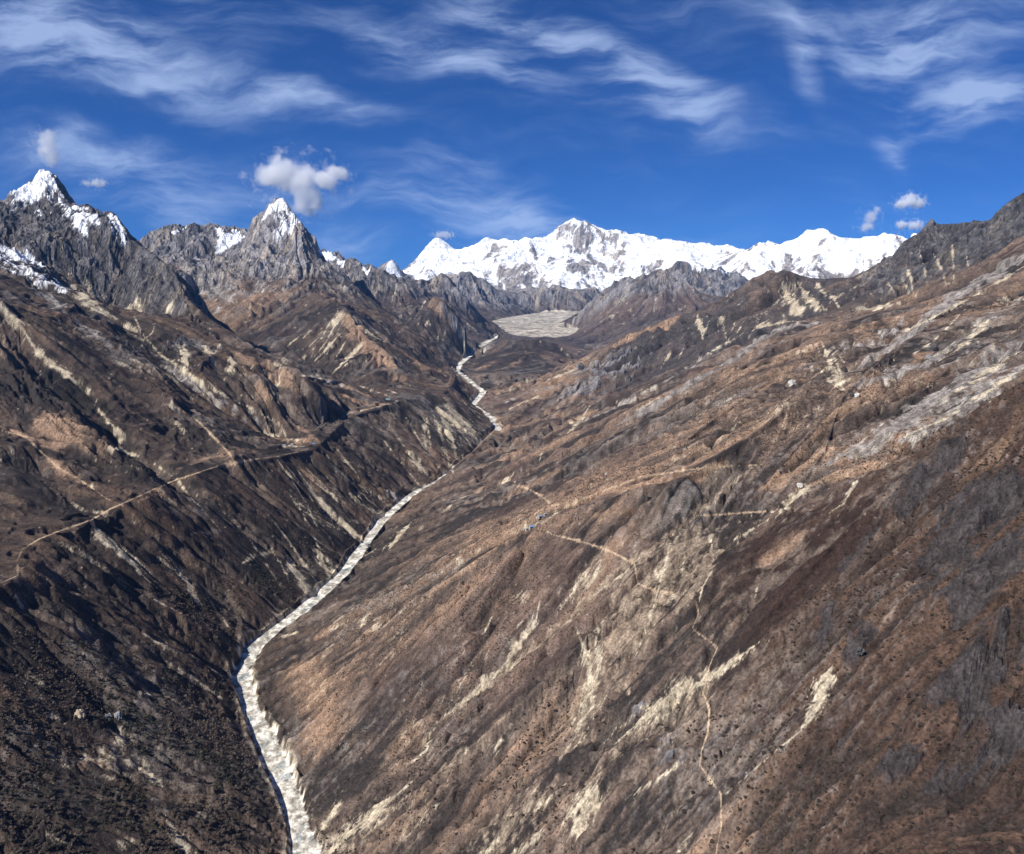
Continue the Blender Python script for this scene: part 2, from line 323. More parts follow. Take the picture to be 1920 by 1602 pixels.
def solve(shape, pts, vals, its=160):
    """smooth surface through the ridge and valley lines (membrane), coarse to fine"""
    lr = (np.log(np.hypot(pts[:, 0], pts[:, 1])) - L0) / (L1 - L0); az = (np.arctan2(pts[:, 0], pts[:, 1]) - AZ0) / (AZ1 - AZ0)
    ok = (lr >= 0) & (lr <= 1) & (az >= 0) & (az <= 1); lr, az, vals = lr[ok], az[ok], vals[ok]
    w = None
    levels = [64, 32, 16, 8, 4, 2, 1]
    for lv in levels:
        nr, nc = max(12, shape[0] // lv), max(8, shape[1] // lv)
        i = np.round(lr * (nr - 1)).astype(int); j = np.round(az * (nc - 1)).astype(int)
        s = np.zeros((nr, nc)); c = np.zeros((nr, nc))
        np.add.at(s, (i, j), vals); np.add.at(c, (i, j), 1)
        m = c > 0
        if lv <= 2:
            s0, c0, m0 = s.copy(), c.copy(), m.copy()
            for d in (1, -1):
                free = np.roll(m0, d, 0) & ~m; free[:2] = False; free[-2:] = False
                s[free] = np.roll(s0, d, 0)[free]; c[free] = np.roll(c0, d, 0)[free]; m = c > 0
        cv = (s[m] / c[m]).astype(np.float32)
        w = np.full((nr, nc), vals.mean(), np.float32) if w is None else zoom(w, nr, nc)
        w[m] = cv
        wr = 1 / ((L1 - L0) / nr) ** 2; wc = 1 / ((AZ1 - AZ0) / nc) ** 2; tot = 2 * (wr + wc); wr /= tot; wc /= tot
        for k in range(its if lv > 1 else its // 2):
            p = np.pad(w, 1, mode='edge')
            w = wr * (p[:-2, 1:-1] + p[2:, 1:-1]) + wc * (p[1:-1, :-2] + p[1:-1, 2:])
            w[m] = cv
    return w


def blur(a, n=1):
    for _ in range(n):
        p = np.pad(a, 1, mode='edge')
        a = 0.5 * a + 0.125 * (p[:-2, 1:-1] + p[2:, 1:-1] + p[1:-1, :-2] + p[1:-1, 2:])
    return a


hr, hc = NR // 2, NC // 2
r2, a2, X2, Y2 = grid(hr, hc)


def big_noise(X, Y):
    r = np.hypot(X, Y)
    far = sstep(3500, 9000, r); vfar = sstep(17000, 23000, r)
    pa = CX + F * X / np.maximum(Y, 50)
    calm = 1 - .85 * sstep(850, 900, pa) * (1 - sstep(1090, 1150, pa)) * sstep(7500, 8500, Y) * (1 - sstep(18500, 19500, Y))
    calm = calm * (1 - .6 * sstep(1040, 1100, pa) * (1 - sstep(1640, 1680, pa)) * sstep(5000, 5600, Y) * (1 - sstep(13500, 14500, Y)))
    wx = X + 300 * (fbm(X, Y, 900, 2, 3) - .5); wy = Y + 300 * (fbm(X, Y, 900, 2, 5) - .5)
    n1 = fbm(wx, wy, 900, 5, 1, 0.52, True) - .35
    n2 = fbm(wx, wy, 2600, 6, 2, 0.55, True) - .35
    nn = fbm(wx, wy, 330, 4, 4, 0.5, True) - .35
    return (1 - far) * (40 * n1 + 20 * nn) * (1 + .5 * (1 - sstep(-900, -500, X))) + far * (1 - vfar) * 150 * n1 * calm + vfar * (620 * n2)


PTS = sample_lines(MAIN)
nz_pts = big_noise(PTS[:, 0].astype(np.float32), PTS[:, 1].astype(np.float32))
w = solve((hr, hc), PTS, PTS[:, 2] - nz_pts)
ZB = w + big_noise(X2, Y2)                         # base surface, half resolution
ZB = blur(ZB, 1)
print("base", round(time.time() - T0, 1))

RR, AA, X, Y = grid(NR, NC)
Z = zoom(ZB, NR, NC).astype(np.float32)
DL = (L1 - L0) / (NR - 1); DA = (AZ1 - AZ0) / (NC - 1)
RG = np.repeat(RR[:, None], NC, 1)


# ------------------------------------------------------------------ where a line of sight meets the ground
class Caster:
    def __init__(self, Zs):
        self.S = ((Zs - CAMZ) / RR[:, None]).astype(np.float32)

    def __call__(self, px, py):
        u, yc, zc = pix_dir(px, py); h = np.hypot(u, yc); s = zc / h; az = np.arctan2(u, yc)
        fj = (az - AZ0) / DA; out_i = np.full(len(fj), -1.0)
        for k0 in range(0, len(fj), 4000):
            sl = slice(k0, k0 + 4000); f = np.clip(fj[sl], 0, NC - 2.001); j = f.astype(int); t = (f - j).astype(np.float32)
            col = self.S[:, j] * (1 - t) + self.S[:, j + 1] * t
            hit = col >= s[sl][None, :]
            i = hit.argmax(0); good = hit.any(0)
            ip = np.maximum(i - 1, 0); ar = np.arange(len(i)); a = col[ip, ar]; b = col[i, ar]
            fi = np.where(b > a, ip + (s[sl] - a) / np.maximum(b - a, 1e-9), i)
            out_i[sl] = np.where(good, np.clip(fi, 0, NR - 1), -1)
        return out_i, fj


def resample(pts, step=2.0):
    pts = np.array(pts, float); seg = np.hypot(*(np.diff(pts[:, :2], axis=0)).T); n = max(2, int(seg.sum() / step) + 1)
    s = np.concatenate([[0], np.cumsum(seg)]); q = np.linspace(0, s[-1], n)
    return np.stack([np.interp(q, s, pts[:, k]) for k in range(pts.shape[1])], 1)


def stamp(field, caster, strokes, wscale=1.0, aux=None, ragged=0.0):
    """strokes: (points in the picture, width in its pixels, strength) laid on the ground they meet; a stroke is a soft band of true ground width"""
    for st in strokes:
        pts, wd = st[0], st[1]; val = st[2] if len(st) > 2 else 1.0
        q = resample(pts, 1.6); n = len(q)
        if isinstance(wd, tuple):
            wv = np.interp(np.linspace(0, 1, n), np.linspace(0, 1, len(wd)), wd)
        else:
            wv = np.full(n, wd, float)
        if ragged:
            sd = int(pts[0][0] * 7 + pts[0][1] * 13); tt = np.arange(n, dtype=np.float32)
            k1 = vnoise(tt / 9.0, np.full(n, sd * .37, np.float32), 3) * .6 + vnoise(tt / 3.5, np.full(n, sd * .77, np.float32), 5) * .4
            k2 = vnoise(tt / 14.0, np.full(n, sd * .53, np.float32), 4) - .5
            e = np.linspace(0, 1, n); wv = wv * (1 - ragged + ragged * 2.0 * k1) * np.clip(.3 + 3.2 * np.minimum(e, 1 - e), 0, 1)
            q = q.copy(); q[:, 0] += k2 * np.maximum(wv, 3) * .5 * ragged; q[:, 1] += (k1 - .5) * np.maximum(wv, 3) * .3 * ragged
        fi, fj = caster(q[:, 0], q[:, 1])
        for k in range(n):
            if fi[k] < 0: continue
            hw = max(0.9, wv[k] * 0.5 * (wscale if wv[k] < 7 else 1.15)) / F            # angle
            nj = hw * 1.7 / DA; ni = hw * 1.7 / DL
            i0, i1 = int(max(0, fi[k] - ni)), int(min(NR, fi[k] + ni + 2)); j0, j1 = int(max(0, fj[k] - nj)), int(min(NC, fj[k] + nj + 2))
            if i0 >= i1 or j0 >= j1: continue
            di = (np.arange(i0, i1)[:, None] - fi[k]) * DL / hw; dj = (np.arange(j0, j1)[None, :] - fj[k]) * DA / hw
            g = np.clip(1.0 - 0.5 * np.sqrt(di * di + dj * dj), 0, 1).astype(np.float32) * abs(val)
            sub = field[i0:i1, j0:j1]
            if aux is not None:
                up = g > sub; aux[i0:i1, j0:j1][up] = k
            np.maximum(sub, g, out=sub)
    return field


# river bed: flat pale floor
cast0 = Caster(Z)
RIV_PX = [((590, 1640), (577, 1602), (560, 1540), (545, 1500), (520, 1440), (500, 1390), (485, 1350), (470, 1315), (458, 1275), (456, 1250), (478, 1215), (512, 1185), (560, 1157), (600, 1120), (640, 1080), (665, 1050), (688, 1018),
           (720, 975), (735, 955), (770, 930), (822, 904))]
RIVF = np.zeros((NR, NC), np.float32)
riv_w = sample_lines([RIVER[4:]], 0.0008)
ri = (np.log(np.hypot(riv_w[:, 0], riv_w[:, 1])) - L0) / DL; rj = (np.arctan2(riv_w[:, 0], riv_w[:, 1]) - AZ0) / DA
RIVZ = np.full((NR, NC), 0, np.float32)
wig = np.random.default_rng(5)
rr_ = np.hypot(riv_w[:, 0], riv_w[:, 1])
wobble = fbm(np.arange(len(riv_w), dtype=np.float32), np.zeros(len(riv_w), np.float32), 60, 3, 7)
for k in range(len(riv_w)):
    half = (12.0 + 20.0 * wobble[k]) * (1.0 if rr_[k] < 4500 else 1.25) * (1.25 if rr_[k] > 8000 else 1)      # metres
    hw = half / rr_[k]; nj = hw * 1.9 / DA; ni = hw * 1.9 / DL
    i0, i1 = int(max(0, ri[k] - ni)), int(min(NR, ri[k] + ni + 2)); j0, j1 = int(max(0, rj[k] - nj)), int(min(NC, rj[k] + nj + 2))
    di = (np.arange(i0, i1)[:, None] - ri[k]) * DL / hw; dj = (np.arange(j0, j1)[None, :] - rj[k]) * DA / hw
    g = np.clip(1.0 - 0.5 * np.sqrt(di * di + dj * dj), 0, 1).astype(np.float32)
    sub = RIVF[i0:i1, j0:j1]; up = g > sub
    RIVZ[i0:i1, j0:j1][up] = riv_w[k, 2]; np.maximum(sub, g, out=sub)
rk = sstep(0.36, 0.52, RIVF)
Z = Z * (1 - rk) + (RIVZ + 1.0) * rk
print("river", round(time.time() - T0, 1))

# ------------------------------------------------------------------ fall-line streaks (noise smeared down the slope)
def fall_dir(Zs):
    gi = np.gradient(Zs, DL, axis=0); gj = np.gradient(Zs, DA, axis=1)
    ln = np.sqrt(gi * gi + gj * gj) + 1e-6
    return gi / ln, gj / ln, ln / RG[:Zs.shape[0], :Zs.shape[1]] if Zs.shape == RG.shape else None


def streak(div, width, length, seed):
    nr, nc = NR // div, NC // div
    zs = blur(zoom(Z, nr, nc), 14)
    dl = (L1 - L0) / (nr - 1); da = (AZ1 - AZ0) / (nc - 1)
    gi = np.gradient(zs, dl, axis=0); gj = np.gradient(zs, da, axis=1); ln = np.sqrt(gi * gi + gj * gj) + 1e-6
    vi = (gi / ln * (da / dl)).astype(np.float32); vj = (gj / ln).astype(np.float32)
    g = np.random.default_rng(seed); src = g.random((nr, nc)).astype(np.float32)
    if width > 1:
        src = blur(src, int(width * width * 0.6)); src = (src - src.mean()) / src.std() * .2 + .5
    acc = src.copy(); II, JJ = np.meshgrid(np.arange(nr, dtype=np.float32), np.arange(nc, dtype=np.float32), indexing='ij')
    for sgn in (1, -1):
        i, j = II.copy(), JJ.copy()
        for k in range(length):
            ii = np.clip(i + .5, 0, nr - 1).astype(np.int32); jj = np.clip(j + .5, 0, nc - 1).astype(np.int32)
            i += sgn * vi[ii, jj] * 1.3; j += sgn * vj[ii, jj] * 1.3
            ii = np.clip(i + .5, 0, nr - 1).astype(np.int32); jj = np.clip(j + .5, 0, nc - 1).astype(np.int32)
            acc += src[ii, jj]
    acc /= (2 * length + 1)
    lo = blur(acc, 2); s = lo.std()
    out = np.clip((acc - acc.mean()) / (s * 4.4) + .5, 0, 1)
    return zoom(out.astype(np.float32), NR, NC) if div > 1 else out


S_W = streak(4, 2.6, 26, 1)       # wide gullies
S_X = streak(8, 2.6, 16, 17)      # ravines
S_M = streak(2, 2.0, 13, 2)
S_F = streak(1, 1.0, 6, 3)       # fine
print("streaks", round(time.time() - T0, 1))

gi = np.gradient(blur(Z, 4), DL, axis=0) / RG; gj = np.gradient(blur(Z, 4), DA, axis=1) / RG
SLOPE = np.sqrt(gi * gi + gj * gj)
PXA = CX + F * X / Y                                # bearing of a place as seen down the valley
n_lo = fbm(X, Y, 420, 4, 6); n_mid = fbm(X, Y, 90, 4, 9); n_fine = fbm(X, Y, 22, 3, 12)
n_cell = fbm(np.log(RG) / DL, np.repeat(((AA - AZ0) / DA)[None, :], NR, 0), 5.0, 3, 2)      # grain that keeps its apparent size
n_rock = fbm(np.log(RG) / DL + 6 * n_mid, np.repeat(((AA - AZ0) / DA)[None, :], NR, 0) + 6 * n_lo, 44.0, 5, 5, .55, True) - .38
_lp, _ap = np.log(RG) / DL * .55, np.repeat(((AA - AZ0) / DA)[None, :], NR, 0)
n_str = fbm((Z / RG / DA * .8 + _ap * .45) + 7 * n_lo, (_ap - Z / RG / DA * .3) * .28 + 9 * n_mid, 15.0, 4, 9, .55, True) - .38   # tilted strata and ledges
n_cell2 = fbm(np.log(RG) / DL, np.repeat(((AA - AZ0) / DA)[None, :], NR, 0), 26.0, 4, 8)

# rock: high, steep ground
rock_h = np.full((NR, NC), 1180.0, np.float32)
rock_h = np.where((PXA > 1040) & (PXA < 1660) & (Y > 5300) & (Y < 8800), 2600, rock_h)       # rounded hill: no rock
rock_h = np.where((PXA > 1600) & (Y > 5200) & (Y < 9000), 1130, rock_h)
rock_h = np.where((PXA > 1500) & (Y < 5000), 2000, rock_h)
rock_h = np.where((PXA < 420) & (Y < 9000), 1120, rock_h)
rock_h = np.where((PXA < 880) & (Y > 9000) & (Y < 13000), 1240, rock_h)
rock_h = blur(rock_h, 12)
ROCK = sstep(-120, 160, Z - rock_h + (n_lo - .5) * 360 + (SLOPE - .75) * 420 + (S_M - .5) * 160)
ROCKS = [(((1620, 1160), (1600, 1240)), 26), (((1560, 1120), (1540, 1200)), 20), (((1900, 900), (1800, 1000), (1740, 1090)), 60), (((1920, 1000), (1850, 1100), (1780, 1150)), 60), (((1650, 980), (1580, 1060)), 30),
         (((1880, 1150), (1830, 1250), (1760, 1330)), 50), (((1900, 1330), (1840, 1430), (1760, 1470)), 60), (((1730, 880), (1690, 960)), 30), (((1790, 820), (1760, 880)), 20), (((1700, 1420), (1640, 1460)), 30),
         (((1600, 1360), (1560, 1400)), 14), (((330, 640), (400, 650)), 30, .9), (((200, 640), (260, 660)), 30, .7), (((1250, 1350), (1260, 1420)), 30, .5),
         (((1100, 680), (1150, 700), (1080, 740)), 60, .75), (((1180, 650), (1120, 700)), 50, .7), (((1180, 1300), (1200, 1340)), 40, .6)]
cast1 = Caster(Z)
rf = stamp(np.zeros((NR, NC), np.float32), cast1, ROCKS, ragged=.7)
ROCK = np.maximum(ROCK, sstep(.34, .62, rf * .85 + (S_M - .5) * .8 + (n_mid - .5) * 1.1 + (n_fine - .5) * .6) * sstep(.02, .25, rf))
VF = sstep(18500, 22000, Y)                        # the far range
ROCK = np.maximum(ROCK, VF)

# relief: gullies down the slopes, blocky rock
wid = RG * DA
amp = np.clip((SLOPE - .12) * 3, 0, 1)
valley = 1 - ROCK
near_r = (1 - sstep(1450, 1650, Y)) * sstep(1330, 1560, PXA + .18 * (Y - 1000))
riv_out = 1 - sstep(.12, .4, RIVF)
def inpoly(px, py, poly):
    ins = np.zeros(px.shape, bool); n = len(poly)
    for k in range(n):
        x0, y0 = poly[k]; x1, y1 = poly[(k + 1) % n]
        c = ((y0 > py) != (y1 > py)) & (px < (x1 - x0) * (py - y0) / (y1 - y0 + 1e-9) + x0); ins ^= c
    return ins


GLP = [(CX + F * a / b, b) for (a, b, c) in g_]
GL = inpoly(PXA + 8 * (n_lo - .5), Y + 900 * (n_lo - .5), GLP).astype(np.float32)
GL = blur(GL, 2)
quiet = riv_out * (1 - .8 * GL)
LEFT = 1 - sstep(-1150, -850, X)
rk_ = ROCK * (1 - .55 * VF)
dz = wid * 12 * .62 * (S_W - .5) * (.75 - .15 * rk_ + .7 * LEFT * (1 - ROCK) - .35 * VF) + wid * 5 * .50 * (S_M - .5) * (.8 - .2 * rk_ - .4 * VF) + wid * 1.1 * (S_F - .5) * (.4 + .5 * rk_ - .3 * VF)
dz += wid * (n_cell - .5) * (.5 + 1.8 * rk_ + 1.5 * near_r) + wid * (n_cell2 - .5) * (1.5 + 4 * rk_ + 6 * near_r) + (wid * n_rock * rk_ * 17 + wid * n_str * rk_ * 9) * (1 - .55 * near_r) + wid * (n_cell2 - .5) * 14 * GL
crest = np.zeros((NR, NC), np.float32)
pi_ = np.clip(((np.log(np.hypot(PTS[:, 0], PTS[:, 1])) - L0) / DL), 0, NR - 1).astype(int); pj_ = np.clip((np.arctan2(PTS[:, 0], PTS[:, 1]) - AZ0) / DA, 0, NC - 1).astype(int)
crest[pi_, pj_] = 1; crest = np.clip(blur(crest, 14) * 9, 0, 1)
out_n = fbm(X, Y, 70, 4, 13, .55, True) - .4                # blocky outcrops on the near right spur
rav = 1 - np.clip(np.abs(2 * (S_X - .5)) * 2.6, 0, 1); rav2 = 1 - np.clip(np.abs(2 * (S_W - .5)) * 2.8, 0, 1)
RIGHT = sstep(-250, 0, X) * (1 - sstep(8000, 9000, Y))
dz = dz - wid * (13 * rav ** 1.5 * (.45 + .75 * RIGHT) + 4.5 * rav2 ** 1.5) * (1 - VF) * (1 - .5 * near_r) + wid * 16 * (S_X - .5) * (1 - VF) * (.4 + .6 * RIGHT)
dz = dz * (1 - .75 * crest) + wid * ((n_cell - .5) * 3.0 + (n_cell2 - .5) * 3.0) * rk_ * crest
Z = Z + dz * amp * quiet + near_r * (5 + 15 * ROCK) * out_n
DISP = [(((1890, 935), (1850, 985), (1815, 1040), (1795, 1085)), 16, -9), (((1920, 1180), (1870, 1220), (1850, 1250)), 16, -9), (((1565, 1290), (1545, 1340), (1525, 1370)), 8, -6), (((1545, 1370), (1520, 1410), (1505, 1440)), 8, -5),
        (((1625, 1105), (1610, 1140)), 10, -7), (((1870, 1390), (1840, 1440), (1815, 1480)), 22, -10), (((1760, 860), (1720, 930), (1690, 990), (1640, 1050)), 20, -9), (((1735, 900), (1700, 975)), 14, -8), (((1920, 1080), (1880, 1130)), 14, -8),
        (((1620, 1195), (1605, 1230)), 18, 8), (((1600, 1330), (1590, 1370)), 10, -6), (((1900, 1010), (1870, 1060), (1860, 1110)), 12, -7),
        (((440, 860), (480, 905), (540, 990)), 22, -8), (((300, 980), (350, 1060), (420, 1130)), 26, -10), (((120, 1090), (200, 1180), (280, 1280)), 40, -14), (((30, 1120), (120, 1220), (190, 1310)), 40, -14),
        (((150, 1000), (240, 1080), (330, 1180), (400, 1240)), 40, -14), (((220, 960), (330, 1090), (430, 1190)), 30, -10), (((60, 860), (130, 930), (200, 965)), 40, -22), (((210, 800), (290, 870), (340, 900)), 40, -26), (((30, 735), (81, 776), (152, 826), (202, 857), (260, 895)), 60, 46), (((200, 640), (280, 705), (320, 757), (380, 803), (440, 868)), 50, 36), (((265, 625), (345, 695), (440, 752), (505, 790), (540, 825)), 50, -30), (((0, 590), (75, 680), (176, 760), (228, 825), (330, 900)), 50, -30),
        (((345, 770), (400, 850), (430, 875)), 22, -14), (((320, 755), (335, 800), (330, 850)), 20, 14), (((600, 870), (650, 930), (720, 965)), 14, -9), (((560, 880), (620, 970), (680, 1010)), 18, -10), (((700, 790), (740, 850), (780, 900)), 20, -12),
        (((760, 770), (800, 840), (850, 880)), 18, -12), (((540, 1030), (580, 1090), (600, 1120)), 16, -8), (((0, 620), (80, 700), (170, 760)), 40, -30), (((0, 640), (100, 760), (150, 800)), 40, 20),
        (((200, 560), (300, 660), (400, 740), (500, 800)), 40, -30), (((1560, 720), (1450, 800), (1330, 890)), 40, -14), (((1420, 790), (1250, 900), (1100, 1000)), 30, -10), (((1330, 760), (1180, 860), (1060, 930)), 30, 10),
        (((1280, 780), (1130, 870), (1020, 930)), 20, -10), (((1190, 1050), (1100, 1125), (1000, 1205), (900, 1300), (800, 1370), (700, 1440)), 16, -11), (((1340, 1110), (1260, 1170), (1180, 1260), (1080, 1420)), 18, -9),
        (((1500, 1170), (1350, 1270), (1150, 1420), (1020, 1510)), 22, -9), (((1000, 1120), (850, 1230), (700, 1330), (620, 1400)), 20, -5), (((660, 605), (700, 630), (740, 655), (790, 690)), 20, -40), (((1640, 620), (1560, 690), (1470, 760)), 30, 16)]
for st in DISP:
    f = stamp(np.zeros((NR, NC), np.float32), cast1, [(st[0], st[1])], 1.5)
    Z += st[2] * sstep(0, 1, f) * (1 + .7 * (S_M - .5))
gi = np.gradient(blur(Z, 2), DL, axis=0) / RG; gj = np.gradient(blur(Z, 2), DA, axis=1) / RG
SLOPE2 = np.sqrt(gi * gi + gj * gj)
cast = Caster(Z)
print("relief", round(time.time() - T0, 1))

